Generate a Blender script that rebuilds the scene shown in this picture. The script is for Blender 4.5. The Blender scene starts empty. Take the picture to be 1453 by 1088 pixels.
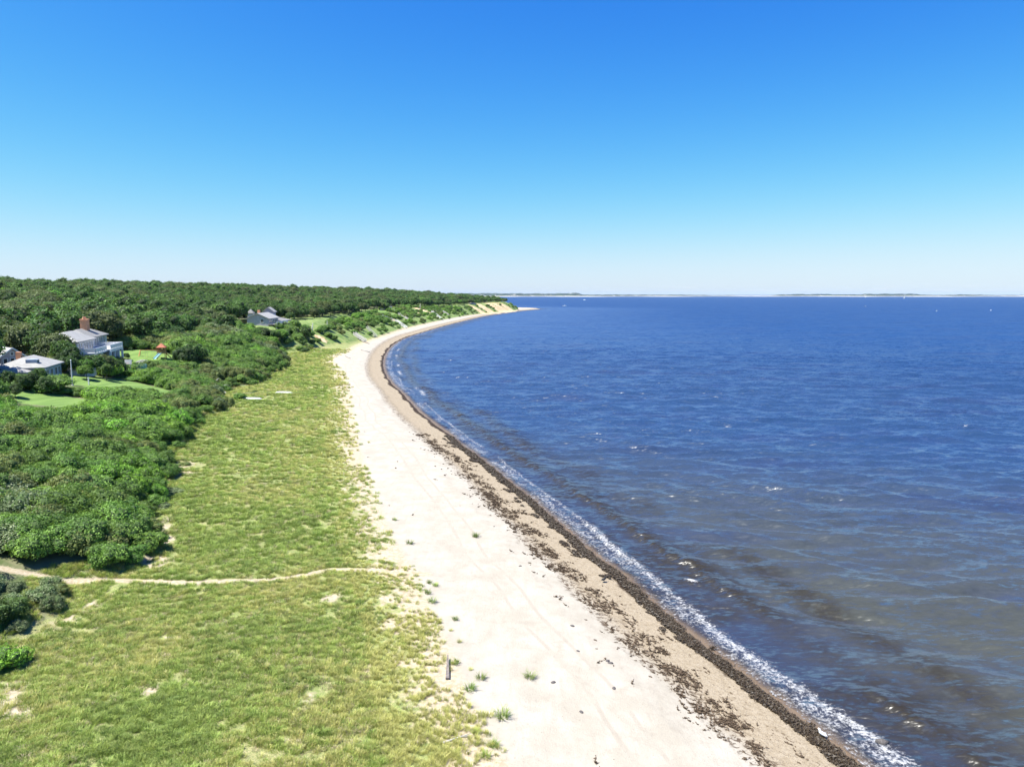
import bpy, math, random
import numpy as np
from mathutils import Vector, Matrix
random.seed(7); RNG = np.random.default_rng(11)
sc = bpy.context.scene
COL = sc.collection
R = math.radians
CAMH = 25.0; FPX = 1008.0; CU, CV = 726.5, 544.0; HOR = 418.0
TP = (CV-HOR)/FPX; PITCH = math.atan(TP); CP, SP = math.cos(PITCH), math.sin(PITCH)

# ------------------------------------------------------------------ geometry of the place (measured)
def ray(u, v):
    a = (u-CU)/FPX; b = (v-CV)/FPX
    return np.array([a, CP - b*SP, -SP - b*CP])
def at(u, v, z=0.0):
    d = ray(u, v); t = (z-CAMH)/d[2]
    return (d[0]*t, d[1]*t)
def project(x, y, z):
    dz = z-CAMH
    f = y*CP - dz*SP
    up = y*SP + dz*CP
    return CU + FPX*x/f, CV - FPX*up/f

def lattice(ix, iy, seed):
    h = (ix.astype(np.int64)*374761393 + iy.astype(np.int64)*668265263 + seed*1442695041) & 0x7fffffff
    h = (h ^ (h >> 13))*1274126177 & 0x7fffffff
    h = h ^ (h >> 16)
    return (h & 0xffff)/65535.0
def vnoise(x, y, s, seed=0):
    x = np.asarray(x, float)/s; y = np.asarray(y, float)/s
    ix = np.floor(x); iy = np.floor(y); fx = x-ix; fy = y-iy
    fx = fx*fx*(3-2*fx); fy = fy*fy*(3-2*fy)
    a = lattice(ix, iy, seed); b = lattice(ix+1, iy, seed); c = lattice(ix, iy+1, seed); d = lattice(ix+1, iy+1, seed)
    return (a*(1-fx)+b*fx)*(1-fy)+(c*(1-fx)+d*fx)*fy
def fbm(x, y, s, seed=0, o=4):
    r = 0; a = 1; t = 0
    for k in range(o):
        r = r + a*vnoise(x, y, s/2**k, seed+17*k); t += a; a *= .5
    return r/t
def sstep(a, b, x):
    t = np.clip((np.asarray(x, float)-a)/(np.asarray(b)-a), 0, 1); return t*t*(3-2*t)

def smooth_curve(pts, n=4):
    p = [np.array(q, float) for q in pts]; out = []
    for i in range(len(p)-1):
        p0 = p[max(i-1, 0)]; p1 = p[i]; p2 = p[i+1]; p3 = p[min(i+2, len(p)-1)]
        for k in range(n):
            t = k/n
            out.append(.5*((2*p1)+(-p0+p2)*t+(2*p0-5*p1+4*p2-p3)*t*t+(-p0+3*p1-3*p2+p3)*t**3))
    out.append(p[-1]); return out

# waterline (water side of the dark weed line), in photo pixels
SH = [(1218,1081),(1160,1034),(1104,992),(1053,951),(1021,928),(972,890),(923,850),(879,811),(835,778),(800,746),(775,726),(753,706),
      (716,677),(680,648),(648,625),(640,616),(613,597),(590,577),(574,559),(556,542),(547,527),(545,511),(551,497),(560,488),(576,479),
      (603,470.5),(634,461.5),(660,455),(684,449.3),(710,444.8),(743,440.6),(769,438.4)]
shore = [np.array(at(u, v, .12)) for u, v in SH]
shore = smooth_curve(shore, 4)
d0 = shore[0]-shore[4]; d0 /= np.linalg.norm(d0)
TIP = shore[-1]
head = [shore[0]+d0*4000, shore[0]+d0*400]
tail = [TIP+np.array([-6, 22]), TIP+np.array([-60, 90]), TIP+np.array([-190, 260]), (-700, 2000), (-3500, 3600), (-16000, 5200)]
LAND = np.array(head+shore+[np.array(t, float) for t in tail]+[(-16000., -9000.), (2000., -9000.)])
# meadow / sand edge
GE = [(735,1088),(700,1040),(668,980),(645,920),(622,868),(602,832),(585,800),(560,757),(545,722),(530,682),(515,640),(506,600),(500,562),(489,526),(474,509),
      (496,499),(511,490),(528,483),(551,475),(576,466.5),(604,460),(640,451.5),(669,447.2),(700,443.2),(735,439.5)]
ge = smooth_curve([np.array(at(u, v, 2.0)) for u, v in GE], 3)
dg0 = ge[0]-ge[4]; dg0 /= np.linalg.norm(dg0)
gtail = [TIP+np.array([-40, 40]), TIP+np.array([-210, 250]), (-720, 1960), (-3500, 3500), (-15900, 5100)]
VEG = np.array([ge[0]+dg0*4000, ge[0]+dg0*300]+ge+[np.array(t, float) for t in gtail]+[(-15900., -9000.), (1900., -9000.)])
# thicket / bluff toe
TE = [(-60,958),(-10,940),(30,902),(96,862),(104,828),(150,822),(193,808),(214,790),(236,776),(226,752),(208,728),(236,712),(244,690),(250,668),(240,652),
      (272,618),(293,595),(326,578),(318,562),(330,550),(362,546),(390,531),(409,520),(409,508),(404,500),(437,499),(447,493),(472,488),(498,486),(512,481.5),(530,477),
      (552,471),(577,463.5),(605,458),(628,453.5),(652,449),(684,443.7),(710,441.2),(736,438.8)]
te = [np.array(at(u, v, 2.4)) for u, v in TE]
ttail = [TIP+np.array([-48, 44]), TIP+np.array([-220, 240]), (-740, 1930), (-3500, 3450), (-15800, 5000)]
dt0 = np.array([-.25, -1.])
TOE = np.array([te[0]+dt0*3000, te[0]+dt0*200]+te+[np.array(t, float) for t in ttail]+[(-15800., -8900.), (-3000., -8900.)])
PATH = smooth_curve([np.array(at(u, v, 2.4)) for u, v in [(-80,836),(0,832),(60,829),(105,826),(150,822),(200,823),(262,826),(320,822),(380,819),(430,811),(470,803),(520,803),(575,805),(605,806)]], 3)

def seg_dist(x, y, pts):
    x = np.asarray(x, float); y = np.asarray(y, float)
    best = np.full(x.shape, 1e18)
    for i in range(len(pts)-1):
        ax, ay = pts[i]; bx, by = pts[i+1]
        dx, dy = bx-ax, by-ay; L = dx*dx+dy*dy+1e-12
        t = np.clip(((x-ax)*dx+(y-ay)*dy)/L, 0, 1)
        best = np.minimum(best, (x-ax-t*dx)**2+(y-ay-t*dy)**2)
    return np.sqrt(best)
def inside(x, y, poly):
    c = np.zeros(np.shape(x), bool)
    n = len(poly)
    for i in range(n):
        ax, ay = poly[i]; bx, by = poly[(i+1) % n]
        if ay == by: continue
        cond = ((ay > y) != (by > y)) & (x < (bx-ax)*(y-ay)/(by-ay)+ax)
        c ^= cond
    return c
def sd(x, y, poly):
    x = np.asarray(x, float); y = np.asarray(y, float)
    d = seg_dist(x, y, list(poly)+[poly[0]])
    return np.where(inside(x, y, poly), d, -d)

def height(x, y, ds=None, dT=None):
    x = np.asarray(x, float); y = np.asarray(y, float)
    if ds is None: ds = sd(x, y, LAND)
    if dT is None: dT = sd(x, y, TOE)
    land = np.where(ds < 9, .02+.155*ds, 1.415+.9*(1-np.exp(-(np.maximum(ds, 9)-9)/14)))
    land = land + sstep(12, 22, ds)*(fbm(x, y, 9, 3)-.5)*.5 + sstep(4, 10, ds)*(fbm(x, y, 2.5, 5)-.5)*.10
    sea = np.maximum(ds*.09, -.5+ds*.012)
    z = np.where(ds > 0, land, np.maximum(sea, -6.))
    W = np.interp(y, [0, 180, 225, 262, 330, 420, 780, 840, 3000], [36, 34, 24, 15, 17, 30, 28, 17, 20])
    H = np.interp(y, [0, 180, 260, 420, 3000], [8, 8, 9.3, 10.5, 10.5])
    z = z + H*sstep(-.5, 1, dT/W)*0 + H*np.clip(dT/W, 0, 1)**.85*(dT > 0)
    z = z + 13.5*sstep(0, 1, (dT-W*.8)/260.) + sstep(60, 300, dT)*(fbm(x, y, 160, 9)-.5)*9
    z = z + sstep(2, 30, dT)*(fbm(x, y, 14, 12)-.5)*1.6
    return z
def H1(x, y): return float(height(np.array([x]), np.array([y]))[0])
def hit(u, v, extra=0.0):
    """point of the ground seen at a measured direction"""
    d = ray(u, v)
    t = np.exp(np.linspace(math.log(30), math.log(1900), 1400))
    x, y, z = d[0]*t, d[1]*t, CAMH+d[2]*t
    g = height(x, y)+extra
    k = np.argmax(z < g)
    if z[k] >= g[k]: k = len(t)-1
    return np.array([x[k], y[k], g[k]-extra])

# ------------------------------------------------------------------ node helpers
class NT:
    def __init__(s, name):
        s.m = bpy.data.materials.new(name); s.m.use_nodes = True
        s.t = s.m.node_tree; s.t.nodes.clear()
    def n(s, ty, **kw):
        nd = s.t.nodes.new(ty)
        for k, v in kw.items(): setattr(nd, k, v)
        return nd
    def put(s, sock, v):
        if hasattr(v, 'is_linked') or hasattr(v, 'links'): s.t.links.new(v, sock)
        elif isinstance(v, (tuple, list)) and sock.type == 'RGBA' and len(v) == 3: sock.default_value = (*v, 1)
        else: sock.default_value = v
    def math(s, op, a, b=0.0, c=None, clamp=False):
        nd = s.n('ShaderNodeMath', operation=op, use_clamp=clamp)
        s.put(nd.inputs[0], a); s.put(nd.inputs[1], b)
        if c is not None: s.put(nd.inputs[2], c)
        return nd.outputs[0]
    def add(s, a, b): return s.math('ADD', a, b)
    def sub(s, a, b): return s.math('SUBTRACT', a, b)
    def mul(s, a, b): return s.math('MULTIPLY', a, b)
    def mx(s, a, b): return s.math('MAXIMUM', a, b)
    def mn(s, a, b): return s.math('MINIMUM', a, b)
    def step(s, x, a, b):
        nd = s.n('ShaderNodeMapRange', interpolation_type='SMOOTHSTEP')
        if a > b:
            s.put(nd.inputs[0], x); nd.inputs[1].default_value = b; nd.inputs[2].default_value = a
            nd.inputs[3].default_value = 1; nd.inputs[4].default_value = 0
        else:
            s.put(nd.inputs[0], x); nd.inputs[1].default_value = a; nd.inputs[2].default_value = b
        return nd.outputs[0]
    def attr(s, name): return s.n('ShaderNodeAttribute', attribute_name=name).outputs['Fac']
    def mix(s, f, a, b):
        nd = s.n('ShaderNodeMix', data_type='RGBA')
        s.put(nd.inputs[0], f); s.put(nd.inputs[6], a); s.put(nd.inputs[7], b)
        return nd.outputs[2]
    def coords(s, kind='Object'): return s.n('ShaderNodeTexCoord').outputs[kind]
    def pos(s): return s.n('ShaderNodeNewGeometry').outputs['Position']
    def map(s, vec, scale=(1, 1, 1), rot=(0, 0, 0)):
        nd = s.n('ShaderNodeMapping'); s.put(nd.inputs[0], vec)
        nd.inputs['Scale'].default_value = scale; nd.inputs['Rotation'].default_value = rot
        return nd.outputs[0]
    def noise(s, vec, scale, detail=3, rough=.55, dist=0.0):
        nd = s.n('ShaderNodeTexNoise'); s.put(nd.inputs['Vector'], vec)
        nd.inputs['Scale'].default_value = scale; nd.inputs['Detail'].default_value = detail
        nd.inputs['Roughness'].default_value = rough; nd.inputs['Distortion'].default_value = dist
        return nd.outputs['Fac']
    def voro(s, vec, scale):
        nd = s.n('ShaderNodeTexVoronoi'); s.put(nd.inputs['Vector'], vec); nd.inputs['Scale'].default_value = scale
        return nd.outputs['Distance']
    def bump(s, h, strength=1, dist=.1, normal=None):
        nd = s.n('ShaderNodeBump'); s.put(nd.inputs['Height'], h)
        nd.inputs['Strength'].default_value = strength; nd.inputs['Distance'].default_value = dist
        if normal is not None: s.put(nd.inputs['Normal'], normal)
        return nd.outputs[0]
    def bsdf(s, color, rough=.8, normal=None, spec=.3, **kw):
        nd = s.n('ShaderNodeBsdfPrincipled'); s.put(nd.inputs['Base Color'], color)
        s.put(nd.inputs['Roughness'], rough); s.put(nd.inputs['Specular IOR Level'], spec)
        if normal is not None: s.put(nd.inputs['Normal'], normal)
        for k, v in kw.items(): s.put(nd.inputs[k], v)
        return nd.outputs[0]
    def out(s, sh, vol=None):
        o = s.n('ShaderNodeOutputMaterial')
        if sh is not None: s.t.links.new(sh, o.inputs[0])
        if vol is not None: s.t.links.new(vol, o.inputs[1])
        return s.m

def simple(name, col, rough=.7, var=.25, scale=2.0, spec=.3, bump=0.0):
    t = NT(name); c = t.coords()
    n = t.noise(c, scale, 4)
    col2 = tuple(max(0, x*(1-var)) for x in col); col1 = tuple(min(1, x*(1+var*.5)) for x in col)
    cc = t.mix(t.step(n, .3, .7), col2, col1)
    nm = t.bump(t.noise(c, scale*6, 3), .5, bump) if bump else None
    return t.out(t.bsdf(cc, rough, nm, spec))

def leaf_mat(name, dark, mid, light, trans=.30, flecks=None):
    t = NT(name)
    g = t.n('ShaderNodeNewGeometry'); oi = t.n('ShaderNodeObjectInfo')
    r = g.outputs['Random Per Island']
    big = t.noise(t.coords(), .55, 2)
    v = t.add(t.mul(r, .55), t.mul(t.step(big, .35, .65), .45))
    c = t.mix(t.step(v, .1, .5), dark, mid)
    c = t.mix(t.step(v, .55, .98), c, light)
    if flecks: c = t.mix(t.math('GREATER_THAN', r, .86), c, flecks)
    hs = t.n('ShaderNodeHueSaturation'); t.put(hs.inputs['Color'], c)
    t.put(hs.inputs['Hue'], t.add(.488, t.mul(oi.outputs['Random'], .024)))
    rv = t.math('FRACT', t.mul(oi.outputs['Random'], 17.3))
    t.put(hs.inputs['Value'], t.add(.68, t.mul(rv, .6)))
    c = hs.outputs[0]
    b = t.bsdf(c, .55, None, .25)
    tr = t.n('ShaderNodeBsdfTranslucent'); t.put(tr.inputs[0], t.mix(.4, c, (.16, .24, .03)))
    mxs = t.n('ShaderNodeMixShader'); mxs.inputs[0].default_value = trans
    t.t.links.new(b, mxs.inputs[1]); t.t.links.new(tr.outputs[0], mxs.inputs[2])
    return t.out(mxs.outputs[0])

# ------------------------------------------------------------------ object helpers
def tag(o, label=None, cat=None, group=None, kind=None):
    if label: o['label'] = label
    if cat: o['category'] = cat
    if group: o['group'] = group
    if kind: o['kind'] = kind
    return o
def empty(name, loc=(0, 0, 0), rz=0.0):
    o = bpy.data.objects.new(name, None); COL.objects.link(o)
    o.location = loc; o.rotation_euler = (0, 0, rz); o.empty_display_size = .3
    return o
def npmesh(name, verts, faces, mats, smooth=False, midx=None):
    """verts (n,3); faces (m,k) array or list of arrays with the same k each"""
    me = bpy.data.meshes.new(name)
    if not isinstance(faces, list): faces = [faces]
    nv = len(verts); me.vertices.add(nv); me.vertices.foreach_set('co', np.asarray(verts, np.float32).ravel())
    lv = np.concatenate([np.asarray(f).ravel() for f in faces]).astype(np.int32)
    tot = np.concatenate([np.full(len(f), np.asarray(f).shape[1]) for f in faces]).astype(np.int32)
    st = np.concatenate([[0], np.cumsum(tot)[:-1]]).astype(np.int32)
    me.loops.add(len(lv)); me.loops.foreach_set('vertex_index', lv)
    me.polygons.add(len(tot)); me.polygons.foreach_set('loop_start', st); me.polygons.foreach_set('loop_total', tot)
    if midx is not None: me.polygons.foreach_set('material_index', np.asarray(midx, np.int32))
    me.update(calc_edges=True); me.validate()
    for m in (mats if isinstance(mats, (list, tuple)) else [mats]): me.materials.append(m)
    if smooth: me.polygons.foreach_set('use_smooth', np.ones(len(tot), bool))
    return me
def linkmesh(name, me, parent=None):
    o = bpy.data.objects.new(name, me); COL.objects.link(o)
    if parent: o.parent = parent
    return o

class MB:
    """collects boxes, tubes and polygons into one mesh"""
    def __init__(s): s.v = []; s.f = []
    def quad(s, *p):
        i = len(s.v); s.v += [tuple(q) for q in p]; s.f.append(tuple(range(i, i+len(p)))); return s
    def box(s, c, d, rz=0.0, M=None):
        i = len(s.v); x, y, z = d[0]/2, d[1]/2, d[2]/2
        ca, sa = math.cos(rz), math.sin(rz)
        for k in range(8):
            px = (-x, x)[k & 1]; py = (-y, y)[(k >> 1) & 1]; pz = (-z, z)[(k >> 2) & 1]
            q = Vector((c[0]+px*ca-py*sa, c[1]+px*sa+py*ca, c[2]+pz))
            if M is not None: q = M @ q
            s.v.append(tuple(q))
        for f in ((0, 2, 3, 1), (4, 5, 7, 6), (0, 1, 5, 4), (2, 6, 7, 3), (0, 4, 6, 2), (1, 3, 7, 5)): s.f.append(tuple(i+a for a in f))
        return s
    def bar(s, a, b, w, h=None):
        a = Vector(a); b = Vector(b); d = b-a; L = d.length
        if L < 1e-6: return s
        q = d.to_track_quat('X', 'Z').to_matrix(); h = h or w; i = len(s.v)
        for k in range(8):
            p = Vector(((0, L)[k & 1], (-w/2, w/2)[(k >> 1) & 1], (-h/2, h/2)[(k >> 2) & 1]))
            s.v.append(tuple(a+q @ p))
        for f in ((0, 2, 3, 1), (4, 5, 7, 6), (0, 1, 5, 4), (2, 6, 7, 3), (0, 4, 6, 2), (1, 3, 7, 5)): s.f.append(tuple(i+a_ for a_ in f))
        return s
    def tube(s, pts, rad, n=8):
        pts = [Vector(p) for p in pts]
        if not hasattr(rad, '__len__'): rad = [rad]*len(pts)
        rings = []
        for k, p in enumerate(pts):
            t = (pts[min(k+1, len(pts)-1)]-pts[max(k-1, 0)]).normalized()
            q = t.to_track_quat('Z', 'Y').to_matrix(); ring = []
            for j in range(n):
                a = 2*math.pi*j/n
                s.v.append(tuple(p+q @ Vector((math.cos(a)*rad[k], math.sin(a)*rad[k], 0)))); ring.append(len(s.v)-1)
            rings.append(ring)
        for k in range(len(rings)-1):
            for j in range(n): s.f.append((rings[k][j], rings[k][(j+1) % n], rings[k+1][(j+1) % n], rings[k+1][j]))
        s.f.append(tuple(reversed(rings[0]))); s.f.append(tuple(rings[-1]))
        return s
    def build(s, name, mat, parent=None, smooth=False):
        me = bpy.data.meshes.new(name); me.from_pydata(s.v, [], s.f); me.validate(); me.update(); me.materials.append(mat)
        if smooth:
            me.polygons.foreach_set('use_smooth', np.ones(len(me.polygons), bool))
        return linkmesh(name, me, parent)

# ------------------------------------------------------------------ camera, light, sky
cd = bpy.data.cameras.new('camera'); cam = bpy.data.objects.new('camera', cd); COL.objects.link(cam)
cam.location = (0, 0, CAMH); cam.rotation_euler = (math.pi/2-PITCH, 0, 0)
cd.sensor_width = 36; cd.lens = FPX/1453*36; cd.clip_start = .5; cd.clip_end = 120000
sc.camera = cam
SUN_EL = R(63); sdir = Vector((-.93, -.36, 0)).normalized()
sv = Vector((sdir.x*math.cos(SUN_EL), sdir.y*math.cos(SUN_EL), math.sin(SUN_EL)))
sl = bpy.data.lights.new('sun', 'SUN'); sl.energy = 4.8; sl.angle = R(.5); sl.color = (1, .965, .9)
so = bpy.data.objects.new('sun', sl); COL.objects.link(so); so.rotation_euler = sv.to_track_quat('Z', 'Y').to_euler()
SKYC = [(1.5, 2.5, .78), (1.72, 1.85, .955), (3.4, 1.5, .99)]
w = bpy.data.worlds.new('World'); sc.world = w; w.use_nodes = True
wt = w.node_tree; wt.nodes.clear()
sky = wt.nodes.new('ShaderNodeTexSky'); sky.sky_type = 'NISHITA'; sky.sun_disc = False
sky.sun_elevation = SUN_EL; sky.sun_rotation = math.atan2(sdir.x, sdir.y)
sky.altitude = 0; sky.air_density = 1.0; sky.dust_density = .25; sky.ozone_density = 2.5
# the camera that took the photograph renders the clear sky deeper and bluer: a tone curve per channel on the sky's light
SE = .1*2**.7
def wm(op, a, b=None):
    m = wt.nodes.new('ShaderNodeMath'); m.operation = op
    for i_, q in enumerate((a, b)):
        if q is None: continue
        if hasattr(q, 'links'): wt.links.new(q, m.inputs[i_])
        else: m.inputs[i_].default_value = q
    return m.outputs[0]
srgb = wt.nodes.new('ShaderNodeSeparateColor'); wt.links.new(sky.outputs[0], srgb.inputs[0]); crgb = wt.nodes.new('ShaderNodeCombineColor')
for i_, (a_, g_, cap) in enumerate(SKYC):
    x_ = wm('MULTIPLY', wm('POWER', wm('MULTIPLY', srgb.outputs[i_], SE), g_), -a_/cap)
    y_ = wm('MULTIPLY', wm('SUBTRACT', 1.0, wm('EXPONENT', x_)), cap/SE)
    wt.links.new(y_, crgb.inputs[i_])
# thin cumulus far off, just above the horizon
tc = wt.nodes.new('ShaderNodeTexCoord'); mp = wt.nodes.new('ShaderNodeMapping'); mp.inputs['Scale'].default_value = (14, 14, 150)
wt.links.new(tc.outputs['Generated'], mp.inputs[0])
nz = wt.nodes.new('ShaderNodeTexNoise'); nz.inputs['Scale'].default_value = 1.6; nz.inputs['Detail'].default_value = 5
wt.links.new(mp.outputs[0], nz.inputs['Vector'])
sp = wt.nodes.new('ShaderNodeSeparateXYZ'); wt.links.new(tc.outputs['Generated'], sp.inputs[0])
def wmr(src, a, b, c, d):
    m = wt.nodes.new('ShaderNodeMapRange'); m.interpolation_type = 'SMOOTHSTEP'
    m.inputs[1].default_value = a; m.inputs[2].default_value = b; m.inputs[3].default_value = c; m.inputs[4].default_value = d
    wt.links.new(src, m.inputs[0]); return m.outputs[0]
def wmul(a, b):
    m = wt.nodes.new('ShaderNodeMath'); m.operation = 'MULTIPLY'; wt.links.new(a, m.inputs[0])
    if hasattr(b, 'links'): wt.links.new(b, m.inputs[1])
    else: m.inputs[1].default_value = b
    return m.outputs[0]
cm = wmul(wmul(wmr(nz.outputs[0], .56, .68, 0, 1), wmr(sp.outputs[2], .001, .004, 0, 1)), wmr(sp.outputs[2], .007, .014, 1, 0))
cm = wmul(wmul(cm, wmr(sp.outputs[0], .05, .3, 0, 1)), .4)
mxn = wt.nodes.new('ShaderNodeMix'); mxn.data_type = 'RGBA'
wt.links.new(cm, mxn.inputs[0]); wt.links.new(crgb.outputs[0], mxn.inputs[6]); mxn.inputs[7].default_value = (5.4, 5.7, 6.1, 1)
bg = wt.nodes.new('ShaderNodeBackground'); bg.inputs[1].default_value = .0715
wt.links.new(mxn.outputs[2], bg.inputs[0])
wo = wt.nodes.new('ShaderNodeOutputWorld'); wt.links.new(bg.outputs[0], wo.inputs[0])
sc.view_settings.view_transform = 'Standard'; sc.view_settings.look = 'None'; sc.view_settings.gamma = 1
sc.view_settings.exposure = 1.22
sc.cycles.max_bounces = 6; sc.cycles.diffuse_bounces = 2; sc.cycles.glossy_bounces = 2; sc.cycles.transparent_max_bounces = 6
sc.cycles.transmission_bounces = 2; sc.cycles.volume_bounces = 0
sc.cycles.use_denoising = True; sc.cycles.sample_clamp_indirect = 6; sc.cycles.sample_clamp_direct = 12

# ------------------------------------------------------------------ lists of lawns and bare ground (world blobs)
def blob(u, v, rx, ry, rot=0): p = hit(u, v); return (p[0], p[1], rx, ry, rot)
LAWN = [blob(150, 541, 13, 9, .2), blob(50, 566, 10, 7, .3), blob(200, 505, 11, 9, .2), blob(545, 443, 16, 12, 0)]
BARE = [blob(455, 480, 4, 4, 0), blob(412, 468, 4, 3, 0), blob(552, 452, 8, 7, 0), blob(595, 439, 14, 9, 0), blob(585, 441, 8, 8, 0),
        blob(681, 442, 20, 13, .5), blob(693, 440.5, 26, 16, .4), blob(707, 439.3, 30, 16, .3), blob(722, 438.2, 30, 15, .2), blob(738, 437.2, 34, 13, .1), blob(690, 438.5, 26, 16, .3), blob(712, 437.3, 30, 14, .3)]
for u in (212, 226, 233): pass
def blobfield(x, y, L):
    r = np.full(np.shape(x), -1e3)
    for bx, by, rx, ry, a in L:
        dx = x-bx; dy = y-by; ca, sa = math.cos(a), math.sin(a)
        q = np.sqrt(((dx*ca+dy*sa)/rx)**2+((-dx*sa+dy*ca)/ry)**2)
        r = np.maximum(r, 1-q)
    return np.clip(r, -2, 1)

# ------------------------------------------------------------------ ground sheet
def polar(rs, az):
    rr, aa = np.meshgrid(rs, az, indexing='ij')
    x = rr*np.sin(aa); y = rr*np.cos(aa)-6
    n, m = rr.shape
    i = np.arange(n*m).reshape(n, m)
    f = np.stack([i[:-1, :-1].ravel(), i[:-1, 1:].ravel(), i[1:, 1:].ravel(), i[1:, :-1].ravel()], 1)
    return x.ravel(), y.ravel(), f
def setattr_f(me, name, arr):
    a = me.attributes.new(name, 'FLOAT', 'POINT'); a.data.foreach_set('value', np.asarray(arr, np.float32))
rs = np.concatenate([np.geomspace(6, 30, 30)[:-1], np.geomspace(30, 260, 400)[:-1], np.geomspace(260, 1600, 190)[:-1], np.geomspace(1600, 30000, 40)])
az = np.concatenate([np.linspace(-R(100), -R(46), 60)[:-1], np.linspace(-R(46), R(50), 520), np.linspace(R(50), R(100), 30)[1:]])
gx, gy, gf = polar(rs, az)
gds = sd(gx, gy, LAND); gdg = sd(gx, gy, VEG); gdt = sd(gx, gy, TOE)
gz = height(gx, gy, gds, gdt)
me = npmesh('ground', np.stack([gx, gy, gz], 1), gf, [], True)
setattr_f(me, 'ds', gds); setattr_f(me, 'dG', gdg); setattr_f(me, 'dT', gdt)
setattr_f(me, 'dp', seg_dist(gx, gy, PATH)); setattr_f(me, 'lawn', blobfield(gx, gy, LAWN)); setattr_f(me, 'bare', blobfield(gx, gy, BARE))
scars = [blob(226, 748, 2.0, 3.5, .3), blob(236, 770, 1.2, 3.0, 0), blob(214, 795, 2.2, 2.6, .8), blob(265, 672, 2.0, 2.0, 0), blob(10, 985, 1.6, 3.4, .4), blob(262, 660, 2.5, 3, 0),
         blob(130, 860, .9, 1.1, 0), blob(100, 880, 1.1, .8, 0), blob(505, 1052, 1.3, .8, 0), blob(548, 890, .9, 1.0, 0), blob(290, 870, .7, .5, 0), blob(245, 905, .7, .5, 0),
         blob(215, 980, .7, .9, 0), blob(470, 850, 1.2, 1.2, 0), blob(440, 990, .7, 1.6, 0), blob(30, 1010, 1.4, 1.4, 0), blob(415, 1050, 1., .6, 0), blob(520, 945, 1., .9, 0)]
setattr_f(me, 'scar', blobfield(gx, gy, scars))

t = NT('ground_cover'); P = t.pos()
ds, dG, dT, dp, lw, br, scr = (t.attr(k) for k in ('ds', 'dG', 'dT', 'dp', 'lawn', 'bare', 'scar'))
n_big = t.noise(P, .09, 3); n_mid = t.noise(P, .45, 4, .6); n_fine = t.noise(P, 3.2, 5, .7); n_vf = t.noise(P, 14, 3, .7)
streak = t.noise(t.map(P, (2.6, .35, 1), (0, 0, R(-38))), 1.0, 4, .6)
sand = t.mix(t.step(n_mid, .3, .7), (.335, .301, .240), (.40, .364, .300))
sand = t.mix(t.mul(t.step(streak, .45, .7), .35), sand, (.315, .28, .22))
sand = t.mix(t.mul(t.step(n_vf, .60, .70), .6), sand, (.19, .165, .13))
sand = t.mix(t.mul(t.step(t.noise(P, 1.1, 5, .7), .52, .66), .30), sand, (.27, .23, .18))
sand = t.mix(t.mul(t.step(t.voro(P, 2.2), .09, .05), t.step(n_fine, .5, .62)), sand, (.10, .08, .05))
wob = t.mul(t.sub(t.noise(P, .22, 5, .68), .5), 4.6)
wob2 = t.mul(t.sub(t.noise(P, 1.6, 4, .65), .5), 1.3)
dsw = t.add(ds, t.add(t.mul(wob, .45), t.mul(wob2, .6)))
damp = t.step(dsw, 6.9, 4.6)
tan = t.mix(t.step(n_fine, .35, .65), (.26, .20, .12), (.345, .28, .19))
tan = t.mix(t.mul(t.step(n_vf, .50, .62), .75), tan, (.13, .10, .065))
trk = t.add(ds, t.mul(t.sub(t.noise(P, .035, 2), .5), 5.0))
tracks = t.mx(t.mul(t.step(trk, 10.6, 10.75), t.step(trk, 11.05, 10.9)), t.mul(t.step(trk, 12.3, 12.45), t.step(trk, 12.75, 12.6)))
sand = t.mix(t.mul(t.mul(tracks, t.step(n_mid, .4, .55)), .35), sand, (.24, .20, .155))
sand = t.mix(t.mul(damp, .85), sand, tan)
# old weed line, broken and streaky
wst = t.noise(P, 2.1, 5, .72, .8)
old = t.mul(t.mul(t.step(dsw, 4.2, 5.4), t.step(dsw, 7.0, 6.2)), t.step(wst, .50, .57))
sand = t.mix(t.mul(old, .9), sand, (.07, .045, .025))
scat = t.mul(t.mul(t.step(dsw, 1.2, 2.5), t.step(dsw, 6.5, 5.0)), t.step(t.noise(P, 3.4, 5, .7), .58, .64))
sand = t.mix(t.mul(scat, .8), sand, (.09, .06, .03))
wet = t.step(t.add(ds, t.mul(wob2, .5)), 1.0, .0)
sand = t.mix(wet, sand, (.17, .12, .075))
bw = t.mul(t.sub(t.noise(P, .11, 3, .6), .5), 3.0)
fresh = t.mul(t.mul(t.step(t.add(ds, t.add(t.mul(bw, .35), t.mul(wob2, .35))), .1, .45), t.step(t.add(ds, t.add(bw, t.mul(wob2, .9))), 1.45, .95)), t.step(n_fine, .30, .42))
sand = t.mix(fresh, sand, (.030, .017, .007))
# under water
sand = t.mix(t.step(ds, 0, -2), sand, (.10, .085, .06))
# meadow
mead = t.mix(t.step(n_mid, .35, .65), (.20, .24, .07), (.31, .32, .12))
mead = t.mix(t.mul(t.step(n_big, .5, .72), .8), mead, (.34, .28, .15))
mead = t.mix(t.mul(t.step(n_fine, .50, .66), .75), mead, (.40, .33, .19))
mead = t.mix(t.mul(t.step(n_vf, .46, .56), .75), mead, (.11, .15, .045))
spars = t.add(t.mul(t.step(dG, 0, 9), 1.0), t.mul(t.sub(t.noise(P, .55, 5, .7), .5), 1.9))
m_me = t.mul(t.step(dG, -.5, .8), t.step(spars, .2, .42))
m_me = t.mn(m_me, t.step(t.add(scr, t.mul(t.sub(n_mid, .5), 3.0)), .75, .15))
m_me = t.mn(m_me, t.step(t.add(dp, t.mul(t.sub(n_fine, .5), 1.4)), .08, .5))
dune = t.mix(t.step(n_fine, .4, .6), (.33, .27, .175), (.43, .37, .27))
base = t.mix(t.step(dG, -.3, .8), sand, dune)
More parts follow.
